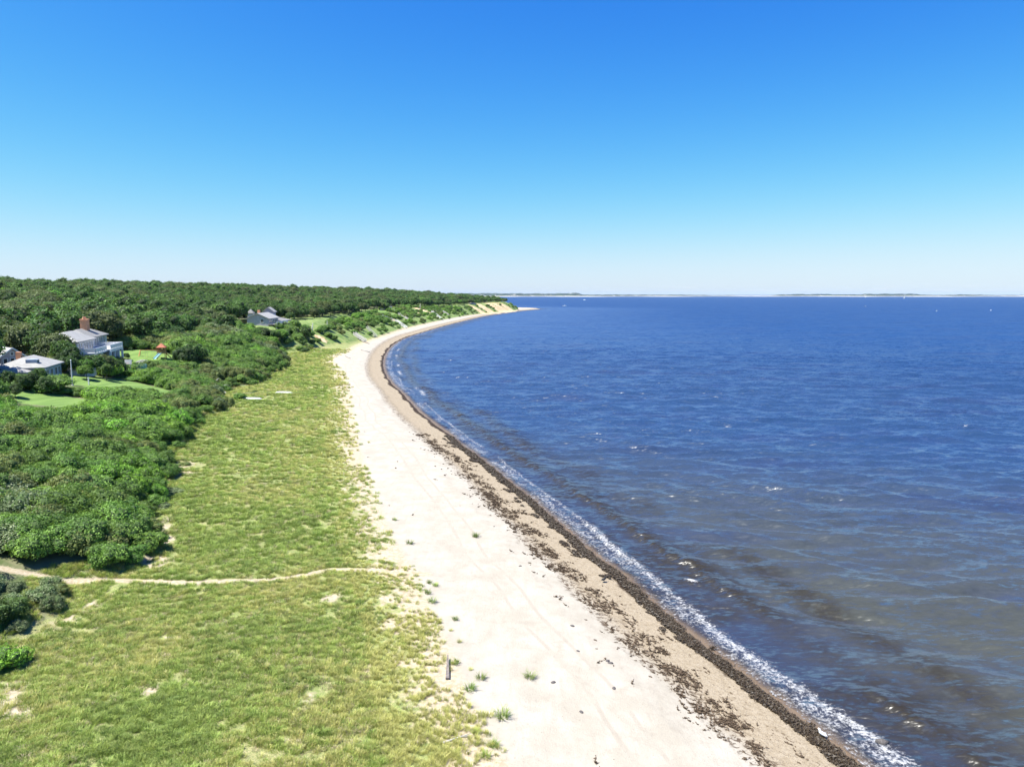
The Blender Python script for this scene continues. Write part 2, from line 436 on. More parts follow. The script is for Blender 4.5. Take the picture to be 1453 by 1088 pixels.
base = t.mix(m_me, base, mead)
# thicket floor, bluff, lawns
floor_ = t.mix(t.step(n_mid, .4, .6), (.08, .11, .035), (.17, .17, .09))
blg = t.mix(t.step(n_mid, .35, .62), (.105, .18, .04), (.22, .27, .085))
blg = t.mix(t.mul(t.step(n_fine, .5, .7), .5), blg, (.12, .19, .05))
sepy = t.n('ShaderNodeSeparateXYZ'); t.put(sepy.inputs[0], P)
farm = t.mul(t.step(sepy.outputs[1], 255, 300), t.step(dT, 48, 36))
thick = t.mix(farm, floor_, blg)
pmask = t.step(t.add(dp, t.mul(t.sub(n_fine, .5), 1.2)), .6, .25)
base = t.mix(t.step(t.add(dT, t.mul(wob2, 1.4)), .2, 1.0), base, thick)
base = t.mix(pmask, base, dune)
mow = t.noise(t.map(P, (1.2, .02, 1), (0, 0, R(25))), 1.0, 1)
lawnc = t.mix(t.step(mow, .4, .6), (.12, .20, .045), (.16, .25, .06))
base = t.mix(t.step(t.add(lw, t.mul(t.sub(n_mid, .5), .5)), .02, .12), base, lawnc)
cliff = t.mix(t.step(t.noise(t.map(P, (1, 1, .25)), .5, 4, .65), .35, .62), (.42, .27, .13), (.68, .53, .32))
base = t.mix(t.step(t.add(br, t.mul(t.sub(n_mid, .5), 1.1)), .05, .25), base, cliff)
hgt = t.add(t.mul(n_fine, .6), t.mul(n_vf, .4))
rough = t.sub(.92, t.mul(wet, .45))
ground = linkmesh('ground', me); me.materials.append(t.out(t.bsdf(base, rough, t.bump(hgt, .7, .12), .25)))
tag(ground, kind='structure')

# ------------------------------------------------------------------ sea
rs = np.concatenate([np.geomspace(14, 30, 30)[:-1], np.geomspace(30, 330, 640)[:-1], np.geomspace(330, 5000, 200)[:-1], np.geomspace(5000, 30000, 60)])
az = np.concatenate([np.linspace(-R(60), -R(14), 60)[:-1], np.linspace(-R(14), R(44), 560), np.linspace(R(44), R(100), 120)[1:]])
wx, wy, wf = polar(rs, az)
wds = sd(wx, wy, LAND)
keep_v = wds < 6
kf = keep_v[wf].all(1)
wf = wf[kf]; used = np.unique(wf); remap = np.full(len(wx), -1); remap[used] = np.arange(len(used))
wx, wy, wds, wf = wx[used], wy[used], wds[used], remap[wf]
rad = np.hypot(wx, wy+6)
off = sstep(1.5, 22, -wds); wz = np.zeros_like(wx)
rw = np.random.default_rng(5)
for k in range(46):
    lam = 2.2*(4.6**rw.random()) if k > 7 else 9+8*rw.random()
    th = R(-107)+rw.normal(0, .30)
    kk = 2*math.pi/lam; ph = rw.random()*6.283
    amp = .0160*lam**.62 * (.7+.6*rw.random())
    vis = sstep(1.6, 3.2, lam/(rad*.0058+.12)) if k > 7 else sstep(1.5, 3, lam/(rad*.0058+.12))
    gate = .55+.9*vnoise(wx*math.cos(.3)+wy*math.sin(.3), wy, lam*4, 100+k)
    arg = kk*(wx*math.cos(th)+wy*math.sin(th))+ph + 1.1*(vnoise(wx, wy, lam*3, 200+k)-.5)*2
    wz += amp*gate*vis*np.sin(arg)
wz *= (.12+.88*off)*(.04+.96*sstep(620, 260, rad))
# breaking waves running along the beach
along = wx*d0[0]+wy*d0[1]
wobb = (fbm(wx, wy, 16, 41)-.5)
front1 = -wds-(2.6+2.4*wobb); front2 = -wds-(6.4+3.4*(fbm(wx, wy, 18, 43)-.5)); front3 = -wds-(11+6*(fbm(wx, wy, 22, 47)-.5))
a1 = .16*sstep(.35, .6, fbm(wx, wy, 14, 51)); a2 = .30*sstep(.18, .45, fbm(wx, wy, 20, 53)); a3 = .26*sstep(.35, .6, fbm(wx, wy, 24, 57))
def crest(f, a, wd): return a*np.exp(-(np.where(f > 0, f/(wd*1.6), f/(wd*.55)))**2)
nearg = sstep(700, 300, rad)
wz += (crest(front1, a1, .5)+crest(front2, a2, 1.0)+crest(front3, a3, 1.5))*nearg
wz += .03*sstep(0, -6, wds)*0
wz = np.where(wds > 0, wz*.2, wz)
wz += .05
foam = np.zeros_like(wx)
fb = fbm(wx, wy, 7, 61)
foam = np.maximum(foam, np.where(wy < 75, .68, .60)*np.exp(-((front1+.1)/np.where(wy < 75, .85, .5))**2)*sstep(np.where(wy < 90, .12, .26), np.where(wy < 90, .4, .5), fbm(wx, wy, 11, 63)))
foam = np.maximum(foam, .58*sstep(3.6, .8, -wds-.8*fb)*sstep(.28, .52, fbm(wx, wy, 9, 65))*sstep(-.1, .2, -wds))
foam = np.maximum(foam, .0*np.exp(-((front2+.25)/.55)**2)*sstep(.66, .76, fbm(wx, wy, 6, 67)))
# far bar: patches of surf a few metres off
farb = sstep(120, 190, rad)*sstep(900, 500, rad)
foam = np.maximum(foam, farb*.72*np.exp(-((-wds-(4.8+2*wobb))/1.0)**2)*sstep(.46, .66, fbm(wx, wy, 7, 69)))
def whitecap(u, v, L, wd, a=0, s=1.15):
    global foam, wz
    p = at(u, v, .1); dx = wx-p[0]; dy = wy-p[1]; ca, sa = math.cos(a), math.sin(a)
    q = ((dx*ca+dy*sa)/L)**2+((-dx*sa+dy*ca)/wd)**2
    foam = np.maximum(foam, s*np.exp(-q)); wz += .18*np.exp(-q*.7)
whitecap(981, 824, .75, .35, -.7, 1.1)
for u, v, L in ((1200, 603, 1.5), (1088, 549, 1.2), (693, 481, 1.8), (760, 493, 1.5), (1160, 654, .8), (932, 512, 1.3), (1371, 606, 1.2), (1044, 480, 2.2), (860, 470, 2.5), (980, 560, 1.0), (1330, 520, 1.6), (1240, 470, 2.6)):
    whitecap(u, v, L*.8, .25*L**.5, .1, .78)
me = npmesh('sea', np.stack([wx, wy, wz], 1), wf, [], True)
setattr_f(me, 'ds', wds); setattr_f(me, 'foam', foam)
weedm = np.maximum(np.exp(-((front2-.1)/1.5)**2)*sstep(.12, .38, fbm(wx, wy, 20, 53)), .8*np.exp(-((-wds-6)/4.5)**2)*sstep(.45, .6, fbm(wx, wy, 8, 71)))
weedm = np.maximum(weedm, .75*np.exp(-((front3-.2)/1.8)**2)*sstep(.4, .6, fbm(wx, wy, 15, 73)))
setattr_f(me, 'weed', weedm)
t = NT('sea_water'); P = t.pos(); ds = t.attr('ds'); fo = t.attr('foam'); we = t.attr('weed')
off_ = t.mul(ds, -1.0)
cs = t.n('ShaderNodeSeparateXYZ'); t.put(cs.inputs[0], P)
glance_blue = t.add(t.mul(off_, .35), t.mul(cs.outputs[1], .65))   # brown shallows, bluer with distance: sky's grazing reflection painted into the body colour
body = t.mix(t.step(glance_blue, 30, 105), (.048, .051, .042), (.016, .042, .100))
body = t.mix(t.step(glance_blue, 110, 420), body, (.005, .037, .120))
patch = t.noise(t.map(P, (.5, 1.6, 1), (0, 0, R(17))), .05, 4, .6)
body = t.mix(t.mul(t.step(patch, .5, .7), .5), body, (.020, .034, .085))
body = t.mix(t.mul(t.step(off_, 14, 2), .75), body, (.020, .028, .058))
wn = t.noise(P, 1.3, 5, .7)
body = t.mix(t.mul(we, t.step(wn, .28, .52)), body, (.024, .020, .012))
f1 = t.noise(P, 1.1, 6, .78, 1.4); f2 = t.noise(P, 5.0, 4, .7)
fm = t.step(t.add(fo, t.add(t.mul(t.sub(f1, .5), 1.5), t.mul(t.sub(f2, .5), 1.5))), .44, .95)
fm = t.mul(fm, t.step(fo, .04, .2))
fm = t.mul(fm, .82)
col = t.mix(fm, body, (.46, .46, .45))
rotw = R(17)
m1 = t.map(P, (.42, 1.15, 1), (0, 0, rotw)); m2 = t.map(P, (.55, 1.3, 1), (0, 0, R(8))); m3 = t.map(P, (.6, 1.2, 1), (0, 0, R(28)))
# wind chop as a field of wave slopes: each layer is stretched along the crests and leans mostly down the wind
def slope(scale, rot, amp, stretch=.38, det=2, seed=0.0, dist=.3):
    nd = t.n('ShaderNodeTexNoise'); mp_ = t.n('ShaderNodeMapping'); t.put(mp_.inputs[0], P)
    mp_.inputs['Scale'].default_value = (stretch, 1.15, 1); mp_.inputs['Rotation'].default_value = (0, 0, rot); mp_.inputs['Location'].default_value = (seed, seed*1.7, 0)
    t.put(nd.inputs['Vector'], mp_.outputs[0]); nd.inputs['Scale'].default_value = scale; nd.inputs['Detail'].default_value = det; nd.inputs['Roughness'].default_value = .6; nd.inputs['Distortion'].default_value = dist
    sep = t.n('ShaderNodeSeparateColor'); t.put(sep.inputs[0], nd.outputs['Color'])
    a_ = t.sub(sep.outputs[0], .5); b_ = t.sub(sep.outputs[1], .5); ca, sa = math.cos(-rot), math.sin(-rot)
    # a_: lean across the crest, b_: weaker lean along it
    return t.mul(t.add(t.mul(a_, -sa), t.mul(b_, ca*.45)), amp), t.mul(t.add(t.mul(a_, ca), t.mul(b_, sa*.45)), amp)
gust = t.add(.62, t.mul(t.step(t.noise(t.map(P, (.4, 1, 1), (0, 0, R(17))), .045, 5, .65), .3, .7), .6))
sx_, sy_ = 0.0, 0.0
for q_ in ((.035, R(14), .30, .30, 3, 3.1), (.15, R(17), .55, .40, 2, 7.7), (.50, R(12), 1.15, .36, 3, 1.3), (1.5, R(22), 2.0, .36, 3, 9.2), (3.4, R(9), 1.9, .42, 3, 4.4)):
    a_, b_ = slope(*q_); sx_ = t.add(sx_, a_); sy_ = t.add(sy_, b_)
cmb = t.n('ShaderNodeCombineXYZ'); t.put(cmb.inputs[0], t.mul(sx_, gust)); t.put(cmb.inputs[1], t.sub(t.mul(sy_, gust), t.add(.07, t.mul(t.step(off_, 25, 260), .12)))); cmb.inputs[2].default_value = 0
va = t.n('ShaderNodeVectorMath', operation='ADD'); t.put(va.inputs[0], t.n('ShaderNodeNewGeometry').outputs['Normal']); t.put(va.inputs[1], cmb.outputs[0])
vn_ = t.n('ShaderNodeVectorMath', operation='NORMALIZE'); t.put(vn_.inputs[0], va.outputs[0]); nm = vn_.outputs[0]
rg = t.mix(fm, (.10,)*3, (.85,)*3)
dif = t.n('ShaderNodeBsdfDiffuse'); t.put(dif.inputs['Color'], col); t.put(dif.inputs['Normal'], nm)
glo = t.n('ShaderNodeBsdfGlossy'); glo.inputs['Color'].default_value = (1, 1, 1, 1); glo.inputs['Roughness'].default_value = .30; t.put(glo.inputs['Normal'], nm)
fr = t.n('ShaderNodeFresnel'); fr.inputs['IOR'].default_value = 1.38; t.put(fr.inputs['Normal'], nm)
# a ruffled sea mirrors less at a glancing angle than a calm one: wave backs are hidden by the crests before them
fac = t.mul(t.mn(fr.outputs[0], t.sub(.42, t.mul(t.step(off_, 30, 300), .16))), t.sub(1.0, fm))
ms = t.n('ShaderNodeMixShader'); t.put(ms.inputs[0], fac); t.t.links.new(dif.outputs[0], ms.inputs[1]); t.t.links.new(glo.outputs[0], ms.inputs[2])
trn = t.n('ShaderNodeBsdfTransparent'); ma = t.n('ShaderNodeMixShader')
t.put(ma.inputs[0], t.mx(fm, t.step(t.add(off_, t.mul(t.sub(t.noise(P, .5, 3), .5), 1.2)), -.1, 1.6)))
t.t.links.new(trn.outputs[0], ma.inputs[1]); t.t.links.new(ms.outputs[0], ma.inputs[2])
me.materials.append(t.out(ma.outputs[0]))
sea = linkmesh('sea', me); tag(sea, kind='structure')

# ------------------------------------------------------------------ foliage meshes
def ico(sub=1):
    import bmesh
    bm = bmesh.new(); bmesh.ops.create_icosphere(bm, subdivisions=sub, radius=1)
    v = np.array([x.co[:] for x in bm.verts]); f = np.array([[a.index for a in q.verts] for q in bm.faces]); bm.free()
    return v, f
ICO = ico(2)
def leaves_on(P, Nn, size, rng, aspect=1.0, tilt=.55):
    """quads (slightly folded lozenges) at P facing Nn with jitter"""
    n = len(P)
    N2 = Nn+rng.normal(0, tilt, (n, 3)); N2 /= np.linalg.norm(N2, axis=1)[:, None]
    a = np.cross(N2, rng.normal(0, 1, (n, 3))); a /= np.linalg.norm(a, axis=1)[:, None]
    b = np.cross(N2, a); s = size*(.6+.8*rng.random(n))[:, None]
    v = np.stack([P-a*s*aspect, P-b*s*.55+N2*s*.12, P+a*s*aspect, P+b*s*.55+N2*s*.12], 1).reshape(-1, 3)
    f = np.arange(4*n).reshape(n, 4)
    return v, f
def crown_mesh(name, mats, rx, rz, zc, nl, nleaf, lsz, seed, lobe=.42, core=.80, flat=0.0):
    """lumpy crown: lobes spread through an ellipsoid, each covered with leaf clusters"""
    g = np.random.default_rng(seed)
    C = []; RR = []
    for k in range(nl):
        th = 2*math.pi*(k*.618+g.random()*.25); u = 1-(k+.5)/nl*1.45
        ph = math.acos(max(-1, min(1, u))); q = .50+.24*g.random()
        C.append([rx*q*math.sin(ph)*math.cos(th)*(1+.15*g.normal()), rx*q*math.sin(ph)*math.sin(th)*(1+.15*g.normal()), zc+rz*q*math.cos(ph)])
        RR.append(rx*lobe*(.7+.55*g.random()))
    C = np.array(C); RR = np.array(RR); sq = min(1.0, rz/rx*1.15)
    iv, if_ = ICO; V = []; F3 = []; o = 0
    for c, r in zip(C, RR):
        n = 1+.22*np.sin(iv@g.normal(0, 3.5, 3)+g.random()*6)
        V.append(iv*n[:, None]*r*core*np.array([1, 1, sq])+c); F3.append(if_+o); o += len(iv)
    per = (nleaf*RR**2/np.sum(RR**2)).astype(int)
    Ps = []; Ns = []
    for i, (c, r) in enumerate(zip(C, RR)):
        d = g.normal(0, 1, (int(per[i]*1.9), 3)); d /= np.linalg.norm(d, axis=1)[:, None]
        d = d[d[:, 2] > -.55]
        wv = 1+.20*np.sin(d@g.normal(0, 3.5, 3)+g.random()*6)+.12*np.sin(d@g.normal(0, 8, 3))
        p = c+d*(r*wv*(.86+.22*g.random(len(d))))[:, None]*np.array([1, 1, sq])
        ok = np.ones(len(p), bool)
        for j, (c2, r2) in enumerate(zip(C, RR)):
            if j != i: ok &= np.linalg.norm((p-c2)/np.array([1, 1, sq]), axis=1) > r2*.80
        Ps.append(p[ok]); Ns.append(d[ok])
    Pp = np.concatenate(Ps); Nn = np.concatenate(Ns); Nn[:, 2] += .45
    Pp = Pp[:]; ok = Pp[:, 2] > .02; Pp, Nn = Pp[ok], Nn[ok]
    lv, lf = leaves_on(Pp, Nn, lsz, g)
    VV = np.concatenate(V+[lv]); fq = lf+o; ft = np.concatenate(F3)
    if isinstance(mats, tuple):
        return npmesh(name, VV, [ft, fq], list(mats), midx=np.concatenate([np.zeros(len(ft)), np.ones(len(fq))]))
    return npmesh(name, VV, [ft, fq], mats)

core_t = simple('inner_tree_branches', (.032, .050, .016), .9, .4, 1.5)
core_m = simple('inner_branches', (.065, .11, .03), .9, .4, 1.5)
LM = {
 'dark':   leaf_mat('dark_oak_leaves', (0.044, 0.083, 0.022), (0.096, 0.173, 0.041), (0.179, 0.278, 0.067)),
 'mid':    leaf_mat('mid_green_leaves', (0.065, 0.132, 0.024), (0.151, 0.278, 0.046), (0.274, 0.431, 0.079)),
 'bright': leaf_mat('bright_green_leaves', (0.086, 0.195, 0.020), (0.209, 0.417, 0.044), (0.374, 0.626, 0.085)),
 'olive':  leaf_mat('olive_leaves', (0.086, 0.108, 0.032), (0.195, 0.229, 0.063), (0.332, 0.361, 0.122)),
 'silver': leaf_mat('silvery_leaves', (0.088, 0.131, 0.055), (0.189, 0.251, 0.110), (0.319, 0.376, 0.190), flecks=(0.389, 0.433, 0.240)),
 'brown':  leaf_mat('brownish_leaves', (0.107, 0.095, 0.043), (0.244, 0.202, 0.085), (0.404, 0.348, 0.159)),
}
TONES_T = {'dark': ((0.024, 0.052, 0.014), (0.052, 0.109, 0.028), (0.103, 0.183, 0.046)), 'mid': ((0.031, 0.076, 0.016), (0.075, 0.160, 0.029), (0.145, 0.260, 0.051)),
 'bright': ((0.046, 0.118, 0.014), (0.113, 0.255, 0.030), (0.207, 0.390, 0.056)), 'olive': ((0.044, 0.062, 0.018), (0.103, 0.136, 0.039), (0.186, 0.231, 0.076)),
 'silver': ((0.052, 0.083, 0.040), (0.123, 0.183, 0.087), (0.269, 0.354, 0.193)), 'brown': ((0.057, 0.056, 0.027), (0.129, 0.123, 0.051), (0.228, 0.224, 0.102))}
LT = {k_: leaf_mat(k_+'_tree_leaves', *v_) for k_, v_ in TONES_T.items()}
bark = simple('bark', (.16, .13, .10), .9, .4, 3, bump=.03)
greywood = simple('weathered_wood', (.34, .32, .29), .85, .35, 4, bump=.02)
def trunk_mesh(h, r, seed, spread=2.2):
    g = random.Random(seed); m = MB()
    top = Vector((g.uniform(-.3, .3), g.uniform(-.3, .3), h*.62))
    m.tube([(0, 0, -.6), (0, 0, .3), tuple(top*.5), tuple(top)], [r*1.35, r, r*.85, r*.6], 8)
    for k in range(5):
        a = k*1.257+g.random(); s = top*g.uniform(.55, .95)
        e = s+Vector((math.cos(a)*spread, math.sin(a)*spread, h*.28))
        m.tube([tuple(s), tuple((s+e)/2+Vector((0, 0, .2))), tuple(e)], [r*.5, r*.33, r*.14], 6)
    me = bpy.data.meshes.new('trunk'); me.from_pydata(m.v, [], m.f); me.update(); me.materials.append(bark); return me

TREES = {}   # kind -> list of (crown mesh, trunk mesh, radius, height)
for kind, n0 in (('dark', 2), ('mid', 2), ('bright', 1), ('olive', 2), ('brown', 1), ('silver', 1)):
    TREES[kind] = []
    for q in range(n0):
        sd_ = hash_ = sum(map(ord, kind))+q*31
        g = random.Random(sd_); h = g.uniform(8.5, 10.5); rx = g.uniform(4.4, 5.3)
        rz = h*.40
        TREES[kind].append((crown_mesh('crown', (core_t, LT[kind]), rx, rz, h-rz, 15, 3300, .30, sd_), trunk_mesh(h, .24, sd_), rx, h))
SHRUBS = {}
for kind, n0 in (('bright', 2), ('mid', 3), ('dark', 1), ('olive', 1), ('silver', 2), ('brown', 1)):
    SHRUBS[kind] = []
    for q in range(n0):
        sd_ = sum(map(ord, kind))*3+q*7
        g = random.Random(sd_); rx = g.uniform(1.9, 2.4); rz = rx*g.uniform(.50, .62)
        SHRUBS[kind].append((crown_mesh('shrub', (core_m, LM[kind]), rx, rz*1.05, rz*.75, 14, 4300, .092, sd_, lobe=.40, core=.74), rx, rz*1.8))

# ------------------------------------------------------------------ vegetation layout
HOUSES = []   # (x, y, radius) kept free of trees
def tree_line(u): return np.interp(u, [-400, 0, 55, 78, 92, 120, 180, 215, 250, 300, 350, 420, 440, 480, 520, 560, 600, 650, 680, 700, 725, 748, 800], [560, 548, 546, 532, 516, 507, 496, 490, 492, 478, 470, 466, 471, 459, 448, 437.5, 435, 441.5, 437.5, 435.2, 434.5, 436, 430])
# view windows that stay open in the photo: (u0,u1,v limit, nearer than this y)
OPEN = [(57, 67, 471, 174), (100, 178, 508, 148), (22, 86, 531, 125), (-6, 25, 518, 134), (86, 130, 532, 138), (362, 414, 466, 296), (96, 182, 549, 134), (176, 192, 533, 156), (190, 214, 523, 168), (212, 252, 511, 182), (24, 84, 578, 113), (536, 560, 443, 540)]
def clip_h(x, y, z, r, h):
    """tallest this plant may be and still leave the open views free"""
    u, v = project(x, y, z+h); du = FPX*r/max(y, 1)
    for u0, u1, vl, ym in OPEN:
        if y < ym and u+du*.8 > u0 and u-du*.8 < u1 and v < vl:
            f = y*CP-(z+h-CAMH)*SP
            zt = CAMH-(vl-HOR)/FPX*y
            h = min(h, zt-z); v = project(x, y, z+max(h, 0))[1]
    return h
def rnd_kind(x, y, tbl, seed):
    n = fbm(np.array([x]), np.array([y]), 16, seed, 3)[0]*.75+random.random()*.32
    acc = 0
    for k, wgt in tbl:
        acc += wgt
        if n*.95 < acc: return k
    return tbl[-1][0]

ORD = ['first', 'second', 'third', 'fourth', 'fifth', 'sixth', 'seventh', 'eighth', 'ninth', 'tenth', 'eleventh', 'twelfth', 'thirteenth', 'fourteenth', 'fifteenth',
       'sixteenth', 'seventeenth', 'eighteenth', 'nineteenth', 'twentieth']
TONE = {'dark': 'dark green', 'mid': 'mid green', 'bright': 'bright green', 'olive': 'olive green', 'silver': 'silvery grey green', 'brown': 'brownish'}
def grid(x0, x1, y0, y1, s, jit=.42):
    gx_, gy_ = np.meshgrid(np.arange(x0, x1, s), np.arange(y0, y1, s*.87))
    gx_ = gx_+(np.arange(gx_.shape[0])[:, None] % 2)*s/2
    x = gx_.ravel()+RNG.uniform(-jit, jit, gx_.size)*s; y = gy_.ravel()+RNG.uniform(-jit, jit, gx_.size)*s
    return x, y
FOOT = [(-95, 154, 6.5), (-98, 161, 8), (-100, 170, 8), (-102, 177, 7), (-91, 160, 4), (-92, 168, 5), (-89, 134, 7), (-85, 125, 5), (-101, 142, 5), (-89, 148, 4), (-105, 301, 6.5), (-106, 312, 7), (-112, 316, 4.5), (-108, 326, 5), (-119, 668, 9), (-40, 842, 9)]
def inview(x, y, m=620):
    u, v = project(x, y, 8.0); return (y > 20) & (u > -m) & (u < 1453+m)
# ---- trees
cx, cy = grid(-900, 80, 40, 520, 6.6); dx, dy = grid(-1250, 80, 520, 1750, 8.2)
cx = np.concatenate([cx, dx]); cy = np.concatenate([cy, dy])
k = inview(cx, cy); cx, cy = cx[k], cy[k]
cT = sd(cx, cy, TOE); k = cT > 4; cx, cy, cT = cx[k], cy[k], cT[k]
cz = height(cx, cy, None, cT); cu, cv_ = project(cx, cy, cz)
lawnb = blobfield(cx, cy, LAWN); bareb = blobfield(cx, cy, BARE)
istree = (cv_ < tree_line(cu)) & (lawnb < -.35) & (bareb < -.15) & ((cy < 260) | (cT > np.where(cy > 740, 13, 24)+10*vnoise(cx, cy, 30, 91)))
plants = []   # dict rows
for i in np.nonzero(istree)[0]:
    x, y, z = cx[i], cy[i], cz[i]
    if any((x-a)**2+(y-b)**2 < (r+3.5)**2 for a, b, r in FOOT): continue
    kd = rnd_kind(x, y, [('dark', .27), ('mid', .36), ('olive', .12), ('bright', .13), ('brown', .05), ('silver', .07)], 301)
    j = random.randrange(len(TREES[kd])); _, _, r, h = TREES[kd][j]
    s = (.64+.38*random.random()+(.15 if random.random() < .10 else 0))*(.78+.38*vnoise(x, y, 38, 95))
    if cT[i] < 30: s *= .78
    hh = clip_h(x, y, z, r*s, h*s)
    if hh < 2.6: continue
    s2 = hh/(h)
    plants.append(dict(t='tree', x=x, y=y, z=z, kd=kd, j=j, s=min(s, max(s2*1.35, s2)), sz=s2, r=r*min(s, s2*1.35), h=hh, dT=cT[i]))
# ---- shrubs
sx, sy = grid(-175, -20, 30, 250, 2.35); bx, by = grid(-160, 60, 250, 1150, 4.3)
sx2 = np.concatenate([sx, bx]); sy2 = np.concatenate([sy, by])
k = inview(sx2, sy2, 480); sx2, sy2 = sx2[k], sy2[k]
sT = sd(sx2, sy2, TOE); k = sT > .4; sx2, sy2, sT = sx2[k], sy2[k], sT[k]
sz_ = height(sx2, sy2, None, sT); su, sv_ = project(sx2, sy2, sz_)
sp_ = seg_dist(sx2, sy2, PATH); sl_ = blobfield(sx2, sy2, LAWN); sb_ = blobfield(sx2, sy2, BARE)
nn = fbm(sx2, sy2, 11, 77, 3)
for i in range(len(sx2)):
    x, y, z, dT_ = sx2[i], sy2[i], sz_[i], sT[i]
    if sv_[i] < tree_line(su[i])-3 or sp_[i] < 1.6 or sl_[i] > -.12 or sb_[i] > -.1: continue
    if any((x-a)**2+(y-b)**2 < (r*.75)**2 for a, b, r in FOOT): continue
    far = y > 250
    if far and (dT_ > 46 or random.random() < ((.42 if dT_ > 10 else .75) if su[i] > 486 else .25)): continue
    low = sv_[i] > 828
    kd = rnd_kind(x, y, [('bright', .33), ('mid', .29), ('olive', .10), ('silver', .13), ('brown', .06), ('dark', .09)] if not low else [('silver', .5), ('olive', .4), ('mid', .1)], 401)
    j = random.randrange(len(SHRUBS[kd])); _, r, h = SHRUBS[kd][j]
    s = .45+.75*nn[i]+.35*random.random()
    s *= .55+.45*min(1, dT_/5)
    if low: s *= .55
    if far: s *= .98
    if sv_[i] < tree_line(su[i])+22 and not far: s *= 1.35
    szz = s*(1.0+.35*random.random())
    hh = clip_h(x, y, z, r*s, h*szz)
    if hh < .35: continue
    szz = hh/h
    s = min(s, szz*2.0)
    plants.append(dict(t='shrub', x=x, y=y, z=z, kd=kd, j=j, s=s, sz=szz, r=r*s, h=hh, dT=dT_))
def pplant(t_, u, v, kd, s, sz=None):
    p = hit(u, v); j = 0
    if t_ == 'shrub': _, r, h = SHRUBS[kd][j]
    else: _, _, r, h = TREES[kd][j]
    plants.append(dict(t=t_, x=p[0], y=p[1], z=p[2], kd=kd, j=j, s=s, sz=sz or s, r=r*s, h=h*(sz or s), dT=5, own=True))
for a in (('shrub', 6, 948, 'bright', .62), ('shrub', -12, 880, 'dark', .75), ('shrub', 14, 868, 'dark', .5), ('shrub', 341, 566, 'mid', .62), ('shrub', 362, 557, 'dark', .32), ('shrub', 413, 523, 'dark', .25),
          ('shrub', 58, 850, 'silver', .45), ('shrub', 84, 842, 'olive', .35), ('shrub', 432, 500, 'dark', .9), ('shrub', 243, 700, 'silver', .5, .25), ('shrub', 262, 660, 'olive', .4, .2), ('shrub', 225, 722, 'silver', .45, .3)):
    pplant(*a)
def vplant(t_, u, y, vt, kd, j=0, wide=1.0):
    for _ in range(3):
        f = y*CP+14*SP; x = (u-CU)/FPX*f
    z = H1(x, y); zt = CAMH-(vt-HOR)/FPX*y; hh = max(1.0, zt-z)
    if t_ == 'shrub': _, r, h = SHRUBS[kd][j]
    else: _, _, r, h = TREES[kd][j]
    s_ = hh/h; sh = s_*wide
    plants.append(dict(t=t_, x=x, y=y, z=z, kd=kd, j=j, s=sh, sz=s_, r=r*sh, h=hh, dT=30, own=True))
# trees standing before the near end of the big house and behind the cottage
for a in ((92, 143.5, 482, 'mid', 0, .75), (79, 146, 473, 'olive', 0, .85), (64, 147, 470, 'dark', 0, .8), (49, 149, 466, 'mid', 1, .8), (35, 150, 462, 'olive', 1, .85), (20, 152, 468, 'dark', 1, .8), (103, 142, 493, 'dark', 0, .8),
          (98, 139, 505, 'dark', 1, .8), (88, 141, 502, 'dark', 0, .8), (6, 150, 472, 'mid', 0, .8), (-8, 146, 478, 'dark', 0, .8), (118, 141, 509, 'bright', 0, .9), (131, 143, 503, 'mid', 0, 1), (145, 146, 503, 'olive', 0, .9),
          (158, 150, 508, 'mid', 1, .9), (168, 153, 512, 'dark', 0, .9), (150, 141, 515, 'mid', 1, .9), (122, 137, 517, 'bright', 0, .9), (178, 176, 500, 'dark', 1, 1), (186, 186, 494, 'dark', 0, 1), (198, 190, 492, 'mid', 0, 1), (260, 178, 492, 'dark', 1, 1), (275, 182, 486, 'mid', 0, 1)):
    vplant('tree', *a)
for a in ((368, 283, 463, 'mid', 0, 1.2), (378, 280, 466, 'dark', 0, 1.2), (388, 281, 468, 'mid', 1, 1.2), (396, 284, 467, 'bright', 0, 1.1), (405, 288, 469, 'mid', 0, 1.1), (358, 288, 458, 'dark', 1, 1.1), (420, 300, 466, 'dark', 0, 1), (432, 306, 462, 'mid', 1, 1), (10, 118, 527, 'dark', 0, .9), (30, 117, 532, 'dark', 1, .8), (45, 119, 529, 'dark', 0, .8), (56, 121, 521, 'mid', 0, .55), (62, 119, 536, 'dark', 0, .9), (74, 121, 541, 'dark', 1, .9), (-12, 116, 526, 'dark', 1, 1), (20, 112, 545, 'dark', 0, 1.1), (4, 109, 552, 'mid', 0, 1.1)):
    vplant('tree', *a)


# which show largest: an upward-growing skyline per direction
plants.sort(key=lambda p: p['x']**2+p['y']**2)
NB = 900; buf = np.full(NB, -9.0)
for p in plants:
    D = math.hypot(p['x'], p['y']); az_ = math.degrees(math.atan2(p['x'], p['y']))
    hw = math.degrees(p['r']*.85/D); top = (p['z']+p['h']*.95-CAMH)/D
    i0 = int((az_-hw+45)*10); i1 = int((az_+hw+45)*10)+1
    i0 = max(0, i0); i1 = min(NB, max(i1, i0+1))
    u, v = project(p['x'], p['y'], p['z']+p['h']*.6); p['u'] = u; p['v'] = v
    if i0 >= NB or i1 <= 0 or i1 <= i0: p['imp'] = 0; continue
    seg = buf[i0:i1]; base = (p['z']-CAMH)/D
    gain = np.clip(top-np.maximum(seg, base), 0, None)
    p['imp'] = float(gain.sum())*D*0+float(gain.sum())*1000 if (-8 < u < 1460 and v < 1092) else 0
    if p.get('own'): p['imp'] = max(p['imp'], 1e6)
    buf[i0:i1] = np.maximum(seg, top)
chosen = []
for ty, cap in (('tree', 285), ('shrub', 290)):
    L = sorted([p for p in plants if p['t'] == ty], key=lambda p: -p['imp'])
    for p in L[:cap]:
        if p['imp'] > 3: p['solo'] = True; chosen.append(p)
